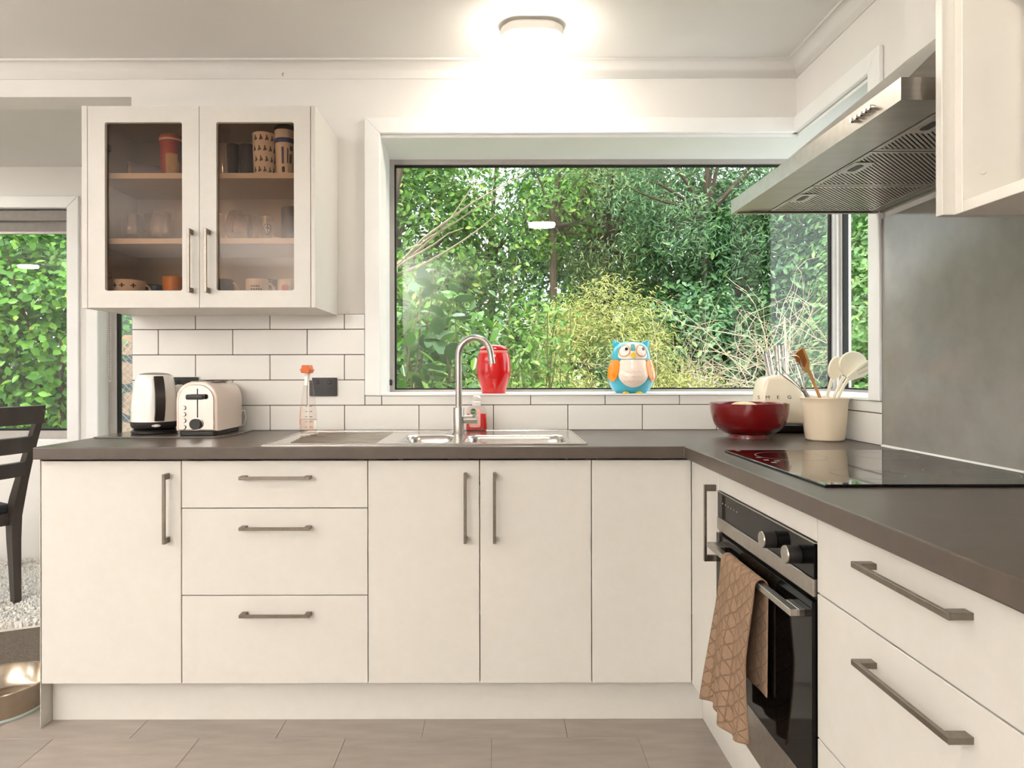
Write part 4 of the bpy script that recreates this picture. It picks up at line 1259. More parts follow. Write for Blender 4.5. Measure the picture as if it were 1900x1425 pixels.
obj('label_panel', patch(lab, FACE + 0.75, 0.25, 0.035, 0.017, 0.0008, outline=sq, sy=0.7, nr=2), M_lab, sb, local=True)
for k in range(5):
    for j in range(2):
        obj('label_print', patch(lab, FACE - 0.45 + 0.55 * j, 0.17, 0.028 + 0.019 * k, 0.0014, 0.0008, outline=sq, sy=0.7, nr=1, na=12), M_hand, sb, local=True)
obj('collar', lathe([(0.0125, hz - 0.004), (0.0135, hz - 0.002), (0.0125, hz + 0.02), (0.0105, hz + 0.024), (0, hz + 0.024)], 24), M_white, sb, local=True, smooth=True)
ht = hz + 0.022
head = [(-0.013, ht + 0.001), (0.013, ht + 0.001), (0.0185, ht + 0.013), (0.0135, ht + 0.019), (0.0115, ht + 0.030), (-0.0115, ht + 0.030), (-0.0135, ht + 0.019), (-0.0185, ht + 0.013)]
hd_ = obj('spray_head', prism(head, 'y', -0.045, 0.016, 0.002, 2), mat('orange_plastic', (214, 98, 10), 0.35, c2=(206, 90, 8), scale=10), sb, local=True)
obj('trigger', sweep([(0, -0.022, ht + 0.001), (0, -0.030, ht - 0.012), (0, -0.030, ht - 0.03), (0, -0.036, ht - 0.045)], 0.011, 0.005, (1, 0, 0)), M_white, sb, local=True)
obj('dip_tube', tube([(0, 0, 0.02), (0, 0, hz)], 0.0022, 8), M_white, sb, local=True)

# hand soap
D = 2.685
dz_ = ZW + 0.0045
ds = thing('soap_bottle', 'clear pump bottle of red hand soap behind the tap', 'bottle', (PX(884, D - 0.02), D - 0.016, dz_))
def soap_ring(hx, hy, z, r): return [(p[0], p[1], z) for p in rrect(0, 0, hx, hy, r, 5)]
sh = PZ(751, D) - dz_
obj('bottle_body', loft([soap_ring(0.040, 0.020, 0, 0.012), soap_ring(0.043, 0.023, 0.003, 0.014), soap_ring(0.041, 0.022, 0.05, 0.014), soap_ring(0.038, 0.020, sh - 0.018, 0.014), soap_ring(0.030, 0.016, sh - 0.006, 0.013), soap_ring(0.016, 0.013, sh, 0.012)]), M_bot, ds, local=True, smooth=True)
obj('red_soap', loft([soap_ring(0.038, 0.018, 0.003, 0.012), soap_ring(0.0405, 0.0205, 0.006, 0.013), soap_ring(0.0385, 0.0195, 0.05, 0.013), soap_ring(0.0375, 0.019, sh * 0.66, 0.013)]), mat('red_liquid', (206, 18, 20), 0.12, c2=(196, 14, 18), scale=6), ds, local=True, smooth=True)
fl = obj('front_label', prism(rrect(-0.006, sh * 0.5, 0.022, sh * 0.36, 0.008, 4), 'y', -0.0246, -0.0240), mat('pink_label', (238, 190, 178), 0.4, c2=(230, 160, 150), scale=30), ds, local=True)
gb = lathe([(0, 0), (0.0115, 0), (0.0115, 0.0006), (0, 0.0006)], 24); bmesh.ops.transform(gb, matrix=Matrix.Translation((-0.012, -0.0246, sh * 0.76)) @ Matrix.Rotation(R(90), 4, 'X'), verts=gb.verts)
obj('green_badge', gb, mat('green_label', (44, 120, 74), 0.4, c2=(38, 110, 66)), fl)
for o_ in [c_ for c_ in fl.children]: o_.data.transform(Matrix.Identity(4))
me = text_mesh('Dettol', 0.0075, 0.0002); me.transform(Matrix.Translation((-0.012, -0.0255, sh * 0.76)) @ FRONT)
obj('lettering', me, M_lab, fl, local=True)
fl.children[0].data.transform(mw(fl))     # badge was built in local coordinates
zz = sh
obj('pump_collar', lathe([(0.017, zz - 0.002), (0.0175, zz + 0.012), (0.012, zz + 0.016), (0, zz + 0.016)], 24), M_white, ds, local=True, smooth=True)
pu = lathe([(0.006, zz + 0.016), (0.006, zz + 0.024), (0.014, zz + 0.024), (0.015, zz + 0.034), (0.012, zz + 0.038), (0, zz + 0.038)], 24)
obj('pump_head', pu, M_white, ds, local=True, smooth=True)
obj('nozzle', tube([(0, 0, zz + 0.031), (0.012, -0.02, zz + 0.031), (0.016, -0.028, zz + 0.027)], [0.006, 0.005, 0.004], 10), M_white, ds, local=True, smooth=True)

# red bowl
D = 2.40
bw = thing('bowl', 'dark red lacquered bowl on the worktop corner', 'bowl', (PX(1389.5, D), D, ZT))
M_lac = mat('red_lacquer', (122, 6, 12), 0.16, c2=(92, 4, 9), scale=7, stretch=(0.6, 0.6, 14), coat=0.5, detail=6)
hb2 = PZ(748.5, D) - ZT
rB = 0.1345
outer = smooth_prof([(0.069, 0.0), (0.068, 0.012), (0.070, 0.0135), (0.095, 0.024), (0.118, 0.048), (0.130, 0.085), (rB, hb2)], 5)
inner = [(max(0, q[0] - 0.005), q[1] + 0.004) for q in outer if q[1] > 0.014][::-1]
inner[0] = (rB - 0.004, hb2 - 0.0005)
obj('shell', lathe([(0, 0)] + outer + inner + [(0.06, 0.02), (0, 0.019)], 56), M_lac, bw, local=True, smooth=True, angle=60)
br = thing('bread_roll', 'pale speckled bread roll lying in the red bowl', 'bread', (PX(1380, D - 0.01), D - 0.01, ZT + 0.0215))
obj('crust', lathe(smooth_prof([(0.0, 0.0), (0.045, 0.006), (0.062, 0.05), (0.055, 0.085), (0.03, 0.104), (0.0, 0.108)], 5), 32, sx=1.05, sy=0.8), mat('pale_crust', (236, 214, 180), 0.6, c2=(214, 178, 136), scale=30, bump=0.2, bscale=80), br, local=True, smooth=True)

# knife block
D = 2.60
kb = thing('knife_block', 'cream enamel knife block holding steel-handled knives', 'knife block', (PX(1450, D), D, ZT))
ol = [(1403, 787), (1402, 752), (1405, 728), (1409, 709), (1413, 702.5), (1420, 699), (1446, 695.5), (1453, 697), (1461, 703), (1476, 720), (1488, 738), (1493.5, 756), (1495, 787)]
oln = [(PX(a, D), PZ(b_, D)) for a, b_ in ol]
obj('body', prism(oln, 'y', D - 0.055, D + 0.055, 0.016, 4), M_cream, kb, smooth=True, angle=35)
obj('base', loft([[(PX(1455, D) + p[0], D + p[1], z) for p in rrect(0, 0, 0.085 - i, 0.050 - i, 0.03, 5)] for i, z in ((0.012, ZT), (0.0, ZT + 0.012), (-0.004, ZT + 0.030), (0.0, PZ(788, D) + 0.004))]), mat('dark_steel', (86, 82, 80), 0.25, 0.9, c2=(74, 70, 68), scale=20), kb, smooth=True)
M_logo = mat('logo_grey', (70, 66, 66), 0.3, 0.6, c2=(62, 58, 58))
for ch, px_ in (('S', 1407.5), ('M', 1424), ('E', 1443.5), ('G', 1464.5)):
    lettering(ch, 0.0185, Matrix.Translation((PX(px_, D - 0.055), D - 0.0553, PZ(738.5, D - 0.055))) @ FRONT @ Matrix.Diagonal((1.2, 1, 1, 1)), M_logo, kb)
for k, (x0, y0, x1, y1, w, yy) in enumerate(((1418, 657, 1428, 700, 8.5, -0.02), (1424.5, 651, 1434, 699, 8.5, 0.012), (1441, 642, 1446, 698, 11.5, -0.025), (1453, 641.5, 1457, 702, 9, 0.01))):
    Dk = D + yy
    a, c_ = P(x0, y0, Dk), P(x1, y1, Dk)
    kf = thing('knife', ('short steel-handled knife at the rounded end of the block', 'steel-handled knife behind the short one', 'large steel-handled knife in the middle of the block', 'steel-handled knife beside the large one')[k], 'knife', c_, group='knives in the block')
    wv = w * Dk / F
    ws_ = [wv, wv * 0.94, wv * 0.82, wv * 0.8, wv * 0.92]
    pts = [a.lerp(c_, q) for q in (0, 0.12, 0.5, 0.8, 1.0)]
    obj('handle', tube(pts, [q / 2 for q in ws_], 14), M_chrome, kf, smooth=True, angle=50)

# crock and utensils
D = 2.32
cr = thing('utensil_crock', 'cream stoneware crock filled with kitchen utensils', 'crock', (PX(1530, D), D, ZT))
hc = PZ(738, D) - ZT
po = [(0.0, 0.0), (0.058, 0.0), (0.0625, 0.004), (0.066, 0.03), (0.0700, 0.08), (0.0725, hc - 0.022), (0.0755, hc - 0.010), (0.0795, hc - 0.003), (0.0790, hc), (0.0760, hc - 0.001), (0.070, hc - 0.014), (0.066, 0.08), (0.060, 0.008), (0.0, 0.006)]
M_crock = mat('cream_stoneware', (236, 220, 194), 0.3, c2=(231, 214, 187), scale=8)
obj('pot', lathe(po, 48), M_crock, cr, local=True, smooth=True, angle=35)
ccx, ccy = PX(1530, D), D
zin = ZT + 0.02
M_sil = mat('cream_silicone', (238, 230, 208), 0.45, c2=(234, 225, 202), scale=8)
# whisk
tip, neck = P(1456, 664, D - 0.02), P(1495, 731, D - 0.01)
ax = (tip - neck); Lw = ax.length; axn = ax.normalized()
wk = thing('whisk', 'steel wire balloon whisk leaning in the cream crock', 'whisk', neck)
sdv = axn.cross(Vector((0, 1, 0))).normalized(); upv = axn.cross(sdv)
for k in range(5):
    a = PI * k / 5
    dr_ = sdv * math.cos(a) + upv * math.sin(a)
    pts = []
    for q in range(25):
        t = q / 24
        u = math.sin(PI * t)                      # 0..1..0 along the axis
        w = 0.036 * math.sin(2 * PI * t) * (0.75 + 0.45 * u)
        along = Lw * (u ** 0.75)
        pts.append(neck + axn * along + dr_ * (w + (0.004 if t < .5 else -0.004)))
    obj('wire', tube(pts, 0.0013, 5, cap=False), M_chrome, wk, smooth=True)
obj('handle', tube([neck - axn * 0.10, neck - axn * 0.005, neck + axn * 0.012], [0.008, 0.008, 0.005], 12), M_steel, wk, smooth=True)
# wooden spatula
def flat_tool(name, label, pts_px, D_, head, m, thick=0.005, mhead=None, bottom=None):
    """stem through pixel points; head: list of pixel outline points"""
    t_ = thing(name, label, 'utensil', P(*pts_px[0][:2], D_), group=None)
    stem = [P(a, b_, D_) for a, b_ in pts_px]
    if bottom is not None: stem = [Vector(bottom)] + stem
    obj('stem', tube(stem, [0.0055] * (len(stem) - 1) + [0.0065], 10), m, t_, smooth=True)
    if head:
        o2 = [(PX(a, D_), PZ(b_, D_)) for a, b_ in head]
        obj('head', prism(o2, 'y', D_ - thick, D_ + thick, thick * 0.7, 2), mhead or m, t_, smooth=True, angle=45)
    return t_
def ell(cx_, cy_, rx_, ry_, rot=0, n=22):
    out = []
    for k in range(n):
        a = 2 * PI * k / n
        x, y = rx_ * math.cos(a), ry_ * math.sin(a)
        out.append((cx_ + x * math.cos(R(rot)) - y * math.sin(R(rot)), cy_ + x * math.sin(R(rot)) + y * math.cos(R(rot))))
    return out
M_spat = mat('pale_wood', (196, 146, 92), 0.5, c2=(180, 128, 76), scale=12, stretch=(1, 1, 0.2))
M_spat2 = mat('oiled_wood', (164, 96, 22), 0.4, c2=(140, 78, 16), scale=12)
fs = flat_tool('wooden_spoon', 'wooden corner spoon with darker hollow in the crock', [(1520, 736), (1508, 706), (1500, 688)], D + 0.01,
               [(1471.5, 660), (1478, 653), (1489, 645), (1492, 647), (1502, 671), (1502, 680), (1501.5, 690), (1497, 692), (1490, 688), (1481, 676)], M_spat, 0.006, bottom=(ccx + 0.02, ccy - 0.005, zin))
obj('hollow', prism([(PX(a, D), PZ(b_, D)) for a, b_ in [(1473.5, 660.5), (1480, 654), (1488.5, 648), (1491, 652), (1498, 670), (1494, 682), (1488, 683), (1481, 673)]], 'y', D - 0.0015 + 0.003, D + 0.006, 0.001, 1), M_spat2, fs)
flat_tool('silicone_spoon', 'cream silicone spoon beside the round ladle', [(1535, 736), (1541, 712), (1545, 702)], D + 0.045, ell(1550, 684, 13, 22, 12), M_sil, 0.008, bottom=(ccx, ccy + 0.04, zin))
flat_tool('silicone_ladle', 'round cream silicone ladle standing tallest in the crock', [(1548, 736), (1560, 710), (1566, 700)], D + 0.022, ell(1582.5, 678, 26.5, 25, 0), M_sil, 0.009, bottom=(ccx - 0.01, ccy + 0.02, zin))
ft = flat_tool('slotted_turner', 'cream slotted turner tilted over the crock rim', [(1556, 736), (1566, 716), (1574, 704)], D - 0.02,
               [(1570, 701), (1574, 697), (1592, 682), (1611, 669), (1617, 669), (1618, 690), (1606, 698), (1588, 705), (1579, 707)], M_sil, 0.004, bottom=(ccx - 0.02, ccy - 0.015, zin))
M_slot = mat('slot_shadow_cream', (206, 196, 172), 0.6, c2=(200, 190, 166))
for (a, b_, c_, d_) in ((1590, 690, 1611, 678), (1593, 696, 1612, 687)):
    obj('slot', sweep([P(a, b_, D - 0.0245), P(c_, d_, D - 0.0245)], 0.003, 0.0012, (0, 0, 1)), M_slot, ft)

# ---------------------------------------------------------------- jars on the window sill
# red lidded jar
D = 2.82
ZSI = SILL + 0.0004
rj = thing('cookie_jar', 'glossy red ceramic lidded jar on the sill behind the tap', 'jar', (PX(916, D), D, ZSI))
M_red = mat('red_glaze', (206, 16, 22), 0.1, c2=(196, 12, 18), scale=5, coat=0.5)
sj = D / F
zs_ = lambda py: (730.5 - py) * sj
pj = smooth_prof([(22 * sj, 0.0), (22.5 * sj, 0.008), (23 * sj, zs_(724)), (27 * sj, zs_(711)), (31 * sj, zs_(697)), (32 * sj, zs_(684)), (31 * sj, zs_(668)), (28.5 * sj, zs_(657))], 5)
obj('body', lathe([(0, 0)] + pj + [(24 * sj, zs_(654.5)), (0, zs_(654.5))], 48, sy=0.95), M_red, rj, local=True, smooth=True)
obj('rim_band', lathe([(25.5 * sj, zs_(655.5)), (26 * sj, zs_(652)), (24.5 * sj, zs_(650.5)), (0, zs_(650.5))], 40, sy=0.95), mat('pale_pink_glaze', (236, 150, 140), 0.2, c2=(230, 140, 130)), rj, local=True, smooth=True)
obj('lid', lathe([(26 * sj, zs_(651)), (26.5 * sj, zs_(648.5)), (23.5 * sj, zs_(644.5)), (15 * sj, zs_(641.5)), (0, zs_(640.5))], 40, sy=0.95), M_red, rj, local=True, smooth=True)
# owl jar
D = 2.825
ow = thing('owl_jar', 'turquoise owl-shaped ceramic jar with orange wings on the sill', 'jar', (PX(1170.5, D), D, ZSI))
so_ = D / F
Z_ = lambda zpix: (1310 - zpix) * 0.0912 * so_ * 1.0
W_ = lambda w: w * 0.0912 * so_
owl_b = smooth_prof([(W_(295), 0.0), (W_(380), Z_(1230)), (W_(455), Z_(1090)), (W_(474), Z_(960)), (W_(452), Z_(820)), (W_(425), Z_(720)), (W_(405), Z_(640))], 6)
owl_h = smooth_prof([(W_(403), Z_(632)), (W_(392), Z_(560)), (W_(372), Z_(460)), (W_(330), Z_(370)), (W_(240), Z_(300)), (W_(120), Z_(272)), (0.0, Z_(268))], 6)
M_turq = mat('turquoise_glaze', (40, 166, 196), 0.12, c2=(60, 172, 194), scale=4, coat=0.5)
M_owlw = mat('cream_glaze', (244, 226, 212), 0.12, c2=(240, 220, 205), scale=5, coat=0.5)
M_owlo = mat('orange_glaze', (232, 142, 12), 0.12, c2=(222, 128, 8), scale=5, coat=0.5)
M_owly = mat('yellow_glaze', (244, 206, 48), 0.12, c2=(240, 198, 40), scale=5, coat=0.5)
M_owlr = mat('eye_ring_glaze', (206, 124, 36), 0.15, c2=(196, 114, 30))
Rb, Rh = interp(owl_b), interp(list(reversed(owl_h))[::-1])
def Rh(z):
    zs = [q[1] for q in owl_h]; rs = [q[0] for q in owl_h]
    return float(np.interp(z, zs, rs))
oa = math.atan2(-2.9, 0.02 - PX(1170.5, D) * 0.55)   # faces the room, turned a little to the camera
bd = obj('body', lathe([(0, 0)] + owl_b + [(W_(380), Z_(638)), (0, Z_(638))], 48), M_turq, ow, local=True, smooth=True)
hd2 = obj('lid', lathe([(0, Z_(632))] + owl_h, 48), M_turq, ow, local=True, smooth=True)
obj('belly', patch(Rb, oa + 0.02, 0.66, Z_(900), Z_(900) - Z_(1190), 0.0015, outline=lambda p: (1.0 if math.sin(p) < 0.0 else min(1 / max(abs(math.cos(p)), 1e-3), (Z_(642) - Z_(900)) / (Z_(900) - Z_(1190)) / max(abs(math.sin(p)), 1e-3))), na=48), M_owlw, bd, local=True, smooth=True)
obj('face', patch(Rh, oa + 0.02, 0.80, Z_(460), Z_(460) - Z_(628), 0.0012, outline=lambda p: (0.98 if math.sin(p) > 0 else 1.0 / max(abs(math.cos(p)) ** 6 + abs(math.sin(p)) ** 6, 1e-6) ** (1 / 6)) , na=48), M_owlw, hd2, local=True, smooth=True)
obj('forehead', patch(Rh, oa + 0.02, 0.12, Z_(400), Z_(330) - Z_(400), 0.0020, outline=sq, nr=3), mat('teal_glaze', (104, 168, 176), 0.15, c2=(98, 160, 170)), hd2, local=True)
M_pup = mat('eye_black', (26, 22, 30), 0.1, c2=(30, 26, 36), coat=0.5)
for sgn in (-1, 1):
    ea = oa + 0.02 + sgn * 0.46
    obj('eye', patch(Rh, ea, 0.29, Z_(462), W_(108), 0.0032), mat('eye_white', (246, 234, 224), 0.12, c2=(242, 230, 220)), hd2, local=True, smooth=True)
    obj('eye_ring', ring_on(Rh, ea, 0.295, Z_(462), W_(112), 0.0034, 0.0016), M_owlr, hd2, local=True, smooth=True)
    obj('pupil', patch(Rh, ea + 0.12, 0.085, Z_(428), W_(32), 0.0046), M_pup, hd2, local=True, smooth=True)
    wa = oa + 0.02 + sgn * 0.98
    obj('wing', patch(Rb, wa, 0.36, Z_(860), Z_(860) - Z_(1085), 0.0055, outline=lambda p, g=sgn: (1.0 if math.sin(p) < 0 else 1 / max(abs(math.cos(p)) ** 4 + abs(math.sin(p)) ** 4, 1e-6) ** .25) * 0.98), M_owlo, bd, local=True, smooth=True)
    for j, (da, zz2) in enumerate(((0.03, 760), (-0.10, 845), (0.12, 845), (0.0, 935))):
        obj('feather', patch(lambda z: Rb(z) + 0.0045, wa + da, 0.07, Z_(zz2), W_(28), 0.002, outline=lambda p: 0.8 + 0.2 * math.sin(p), nr=2, na=14), M_owly if sgn > 0 else M_owlo, bd, local=True, smooth=True)
    eb = bmesh.new()
    side = Vector((-math.sin(oa), math.cos(oa), 0)) * sgn
    base = side * W_(300)
    tube([base * 0.78 + Vector((0, 0, Z_(400))), base * 0.98 + Vector((0, 0, Z_(330))), base * 1.12 + Vector((0, 0, Z_(270))), base * 1.17 + Vector((0, 0, Z_(238)))], [W_(120), W_(90), W_(42), W_(10)], 14, bm=eb)
    obj('ear', eb, M_turq, hd2, local=True, smooth=True)
    f_ = Vector((math.cos(oa), math.sin(oa), 0))
    fb = lathe(smooth_prof([(W_(72), 0.0), (W_(70), 0.004), (W_(40), 0.0085), (0, 0.0095)], 4), 20, sx=1, sy=1)
    bmesh.ops.transform(fb, matrix=Matrix.Translation(f_ * W_(285) + side * W_(125)), verts=fb.verts)
    obj('foot', fb, M_owly, bd, local=True, smooth=True)
obj('beak', patch(Rh, oa + 0.02, 0.10, Z_(545), W_(50), 0.007, outline=lambda p: 0.75 + 0.25 * (1 - math.sin(p)) if math.sin(p) < 0 else 1.0), M_owly, hd2, local=True, smooth=True)
for row in range(3):
    for k in range(4):
        pts = []
        for q in range(9):
            a = oa + 0.02 - 0.42 + 0.21 * (k + q / 8)
            z = Z_(870 + row * 95) + W_(22) * (abs(math.sin(PI * (q / 8))) * -1)
            pts.append(((Rb(z) + 0.0016) * math.cos(a), (Rb(z) + 0.0016) * math.sin(a), z))
        obj('feather_line', tube(pts, 0.0006, 5), mat('feather_line_glaze', (206, 182, 168), 0.3, c2=(200, 176, 162)), bd, local=True)

# ================================================================ CEILING LIGHTS
def stadium(hx, hy, n=12):
    pts = []
    for s_, a0 in ((1, -90), (-1, 90)):
        for k in range(n + 1):
            a = R(a0 + 180 * k / n)
            pts.append((s_ * (hx - hy) + hy * math.cos(a), hy * math.sin(a)))
    return pts
def ceiling_light(x, y, label, rz=0.0):
    t_ = thing('ceiling_light', label, 'ceiling light', (x, y, CEIL - 0.072), rz, group='oblong ceiling lights')
    def rg(hx, hy, z): return [(p[0], p[1], z) for p in stadium(hx, hy)]
    obj('housing', loft([rg(0.112, 0.070, 0.032), rg(0.114, 0.072, 0.036), rg(0.114, 0.072, 0.060), rg(0.100, 0.058, 0.0605), rg(0.100, 0.058, 0.0715)]), M_lampw, t_, local=True, smooth=True, angle=30)
    obj('diffuser', loft([rg(0.090, 0.050, 0.0), rg(0.104, 0.063, 0.004), rg(0.110, 0.0685, 0.012), rg(0.111, 0.0695, 0.0315)]), M_lamp, t_, local=True, smooth=True, angle=60)
ceiling_light(0.130, 2.45, 'lit oblong white ceiling light above the window')
ceiling_light(0.37, 0.60, 'lit oblong ceiling light over the kitchen floor')
ceiling_light(-5.3, 0.83, 'lit oblong ceiling light over the dining side')
ceiling_light(-3.7, 3.45, 'added lit oblong ceiling light beyond the beam near the rug')  # unseen light added to brighten the dining wall

hk = P(526, 135, YW - 0.045)
tag(obj('cup_hook', tube([hk + Vector((0, 0.012, 0.004)), hk, hk + Vector((0, -0.006, -0.004)), hk + Vector((0, -0.004, -0.010)), hk + Vector((0, 0.004, -0.009))], 0.0016, 6), M_hand, smooth=True), 'tiny dark hook screwed into the cornice', 'hook')

# unseen fill uplighters added to brighten the room: they wash the ceiling
def uplighter(x, y, energy, zb, label):
    ul = thing('fill_lamp', label, 'fill lamp', (x, y, 0.0), group='added fill uplighters')
    obj('base', lathe([(0, 0.0005), (0.14, 0.0005), (0.14, 0.018), (0.03, 0.025), (0, 0.025)], 32), M_steel, ul, local=True, smooth=True)
    obj('pole', tube([(0, 0, 0.02), (0, 0, 0.97)], 0.012, 12), M_steel, ul, local=True, smooth=True)
    obj('shade', lathe([(0.02, 0.95), (0.11, 0.97), (0.19, 1.05), (0.21, 1.15), (0.205, 1.15), (0.185, 1.055), (0.105, 0.985), (0, 0.975)], 32), M_lampw, ul, local=True, smooth=True)
    ud = bpy.data.lights.new('fill_bulb', 'AREA'); ud.shape = 'DISK'; ud.size = 0.18; ud.energy = energy; ud.color = (1.0, 0.98, 0.955)
    uo = bpy.data.objects.new('fill_bulb', ud); uo.location = (x, y, zb); uo.rotation_euler = (R(180), 0, 0); col.objects.link(uo)
uplighter(-3.5, 0.1, FILL_UPLIGHT[0], 1.05, 'added low steel fill uplighter near the dining opening')
uplighter(-2.0, -2.3, FILL_UPLIGHT[1], 0.995, 'added low steel fill uplighter near the rear wall')

# ================================================================ DINING CHAIR, RUG, PET BOWL
def chair(x, y, rz, label):
    """local frame: chair faces +Y, back towards -Y; base at the floor"""
    t_ = thing('dining_chair', label, 'chair', (x, y, 0.03), rz)
    M_seat = mat('charcoal_seat', (50, 50, 56), 0.8, c2=(42, 42, 48), scale=60)
    def post(z):        # rear post path: raked and splayed
        k = max(0.0, (z - 0.40) / 0.55)
        k0 = max(0.0, (0.40 - z) / 0.40)
        return (0.205 + 0.035 * k, -0.20 - 0.21 * k ** 1.2 - 0.03 * k0)
    zs = [0, 0.15, 0.30, 0.42, 0.50, 0.60, 0.70, 0.80, 0.90, 0.945]
    for s_ in (-1, 1):
        obj('rear_leg', sweep([(s_ * post(z)[0], post(z)[1], z) for z in zs], [0.030, 0.034, 0.04, 0.045, 0.042, 0.036, 0.032, 0.030, 0.028, 0.026], [0.044, 0.052, 0.062, 0.07, 0.064, 0.054, 0.046, 0.040, 0.034, 0.03], (1, 0, 0)), M_wood, t_, local=True)
        obj('front_leg', sweep([(s_ * 0.205, 0.20, 0), (s_ * 0.205, 0.20, 0.42)], [0.03, 0.042], [0.03, 0.042], (1, 0, 0)), M_wood, t_, local=True)
        obj('side_rail', box(s_ * 0.205 - 0.012, s_ * 0.205 + 0.012, -0.18, 0.185, 0.375, 0.43), M_wood, t_, local=True)
    obj('front_rail', box(-0.19, 0.19, 0.19, 0.212, 0.375, 0.43), M_wood, t_, local=True)
    obj('rear_rail', box(-0.19, 0.19, -0.212, -0.19, 0.375, 0.43), M_wood, t_, local=True)
    obj('seat_pad', prism(rrect(0, 0.01, 0.205, 0.205, 0.03, 5), 'z', 0.43, 0.475, 0.014, 3), M_seat, t_, local=True, smooth=True)
    for zc_, hh in ((0.918, 0.085), (0.775, 0.075), (0.655, 0.068)):
        px_, py_ = post(zc_)
        pts = []
        for k in range(15):
            u = -1 + 2 * k / 14
            pts.append((u * (px_ + 0.012), py_ - 0.075 * (1 - u * u) - 0.004, zc_))
        obj('back_rail', sweep(pts, hh, 0.020, (0, -0.12, 1)), M_wood, t_, local=True)
    return t_
chair(-2.645, 3.22, R(58), 'dark wooden dining chair with three curved back rails')

rug = thing('shag_rug', 'cream shaggy rug under the dining chair', 'rug', (-3.3, 3.45, 0.0045))
rp = [(-4.4, 2.72), (-2.4, 2.86), (-1.55, 3.25), (-1.60, 4.02), (-4.4, 4.04)]
obj('backing', prism(rp, 'z', 0.0045, 0.012), mat('rug_backing', (236, 230, 220), 0.95, c2=(226, 218, 206), scale=40), rug)
def inside(x, y):
    c_ = False
    for i in range(len(rp)):
        (x1, y1), (x2, y2) = rp[i], rp[(i + 1) % len(rp)]
        if (y1 > y) != (y2 > y) and x < (x2 - x1) * (y - y1) / (y2 - y1) + x1: c_ = not c_
    return c_
verts, faces = [], []
pr_ = random.Random(3)
for k in range(26000):
    x, y = pr_.uniform(-3.5, -1.55), pr_.uniform(2.72, 4.04)
    if not inside(x, y): continue
    a = pr_.uniform(0, 2 * PI); l = pr_.uniform(0.015, 0.035); w = pr_.uniform(0.003, 0.006); h = pr_.uniform(0.010, 0.026)
    i = len(verts)
    c_, s_ = math.cos(a), math.sin(a)
    verts += [(x - s_ * w, y + c_ * w, 0.012), (x + s_ * w, y - c_ * w, 0.012), (x + c_ * l * .5 + s_ * w, y + s_ * l * .5 - c_ * w, 0.012 + h), (x + c_ * l * .5 - s_ * w, y + s_ * l * .5 + c_ * w, 0.012 + h), (x + c_ * l, y + s_ * l, 0.012 + h * .7)]
    faces += [(i, i + 1, i + 2, i + 3), (i + 3, i + 2, i + 4)]
me = bpy.data.meshes.new('pile'); me.from_pydata(verts, [], faces)
obj('pile', me, leafmat('rug_pile', (240, 237, 231), (252, 250, 247), (222, 204, 178), transl=0.15, rough=0.9, spec=0.05), rug, kind='stuff')

pb = thing('pet_bowl', 'large stainless steel pet bowl on the floor by the end panel', 'bowl', (-1.70, 2.30, 0.0006))
prof = [(0, 0.0), (0.128, 0.0), (0.134, 0.004), (0.136, 0.012), (0.146, 0.088), (0.150, 0.093), (0.148, 0.096), (0.143, 0.094), (0.132, 0.030), (0.118, 0.018), (0, 0.016)]
obj('shell', lathe(prof, 56), mat('pet_bowl_steel', (196, 184, 168), 0.2, 1.0, c2=(184, 170, 152), scale=20), pb, local=True, smooth=True, angle=40)
obj('rubber_ring', lathe([(0.1325, 0.0), (0.139, 0.001), (0.139, 0.007), (0.1352, 0.009)], 48), mat('pale_rubber', (176, 190, 182), 0.6, c2=(168, 182, 174)), pb, local=True, smooth=True)

# ================================================================ GARDEN
GZ = -0.35
M_soil = mat('garden_ground', (66, 74, 40), 0.95, c2=(92, 84, 56), scale=3, bump=0.5, bscale=20, spec=0.05)
gnd = struct('ground', slab([-16, -1.36, 16], [YW + 0.2, YD + 0.2, 26], lambda u, v: v > YD + 0.2 or u > -1.36, GZ - 0.1, GZ, 'z'), M_soil, 'grassy garden ground outside the windows', 'ground')

def leaf_mesh(name, pos, nrm, size, aspect, m, parent, fold=0.25, kind='stuff'):
    """pos, nrm: (n,3); each leaf two folded triangles pairs"""
    n = len(pos)
    nrm = nrm / (np.linalg.norm(nrm, axis=1, keepdims=True) + 1e-9)
    rnd = rng.normal(size=(n, 3))
    d = rnd - (rnd * nrm).sum(1, keepdims=True) * nrm
    d /= np.linalg.norm(d, axis=1, keepdims=True) + 1e-9
    d[:, 2] -= 0.25
    d /= np.linalg.norm(d, axis=1, keepdims=True)
    s = np.cross(d, nrm); s /= np.linalg.norm(s, axis=1, keepdims=True) + 1e-9
    L_ = (size * rng.uniform(0.65, 1.25, size=n))[:, None]
    Wd = L_ * aspect
    up = nrm * (L_ * fold * 0.4)
    v = np.stack([pos, pos + d * L_ * 0.38 + s * Wd * 0.5 + up, pos + d * L_ * 0.75 + s * Wd * 0.36 + up * 0.8, pos + d * L_,
                  pos + d * L_ * 0.75 - s * Wd * 0.36 + up * 0.8, pos + d * L_ * 0.38 - s * Wd * 0.5 + up], axis=1).reshape(-1, 3)
    base = np.arange(n)[:, None] * 6
    q = np.concatenate([base + np.array([[0, 1, 2, 3]]), base + np.array([[0, 3, 4, 5]])], axis=1).reshape(-1)
    me = bpy.data.meshes.new(name)
    me.vertices.add(len(v)); me.vertices.foreach_set('co', v.astype(np.float32).reshape(-1))
    me.loops.add(len(q)); me.loops.foreach_set('vertex_index', q.astype(np.int32))
    me.polygons.add(n * 2); me.polygons.foreach_set('loop_start', np.arange(0, n * 8, 4, dtype=np.int32))
    me.update(calc_edges=True)
    return obj(name, me, m, parent, kind=kind)

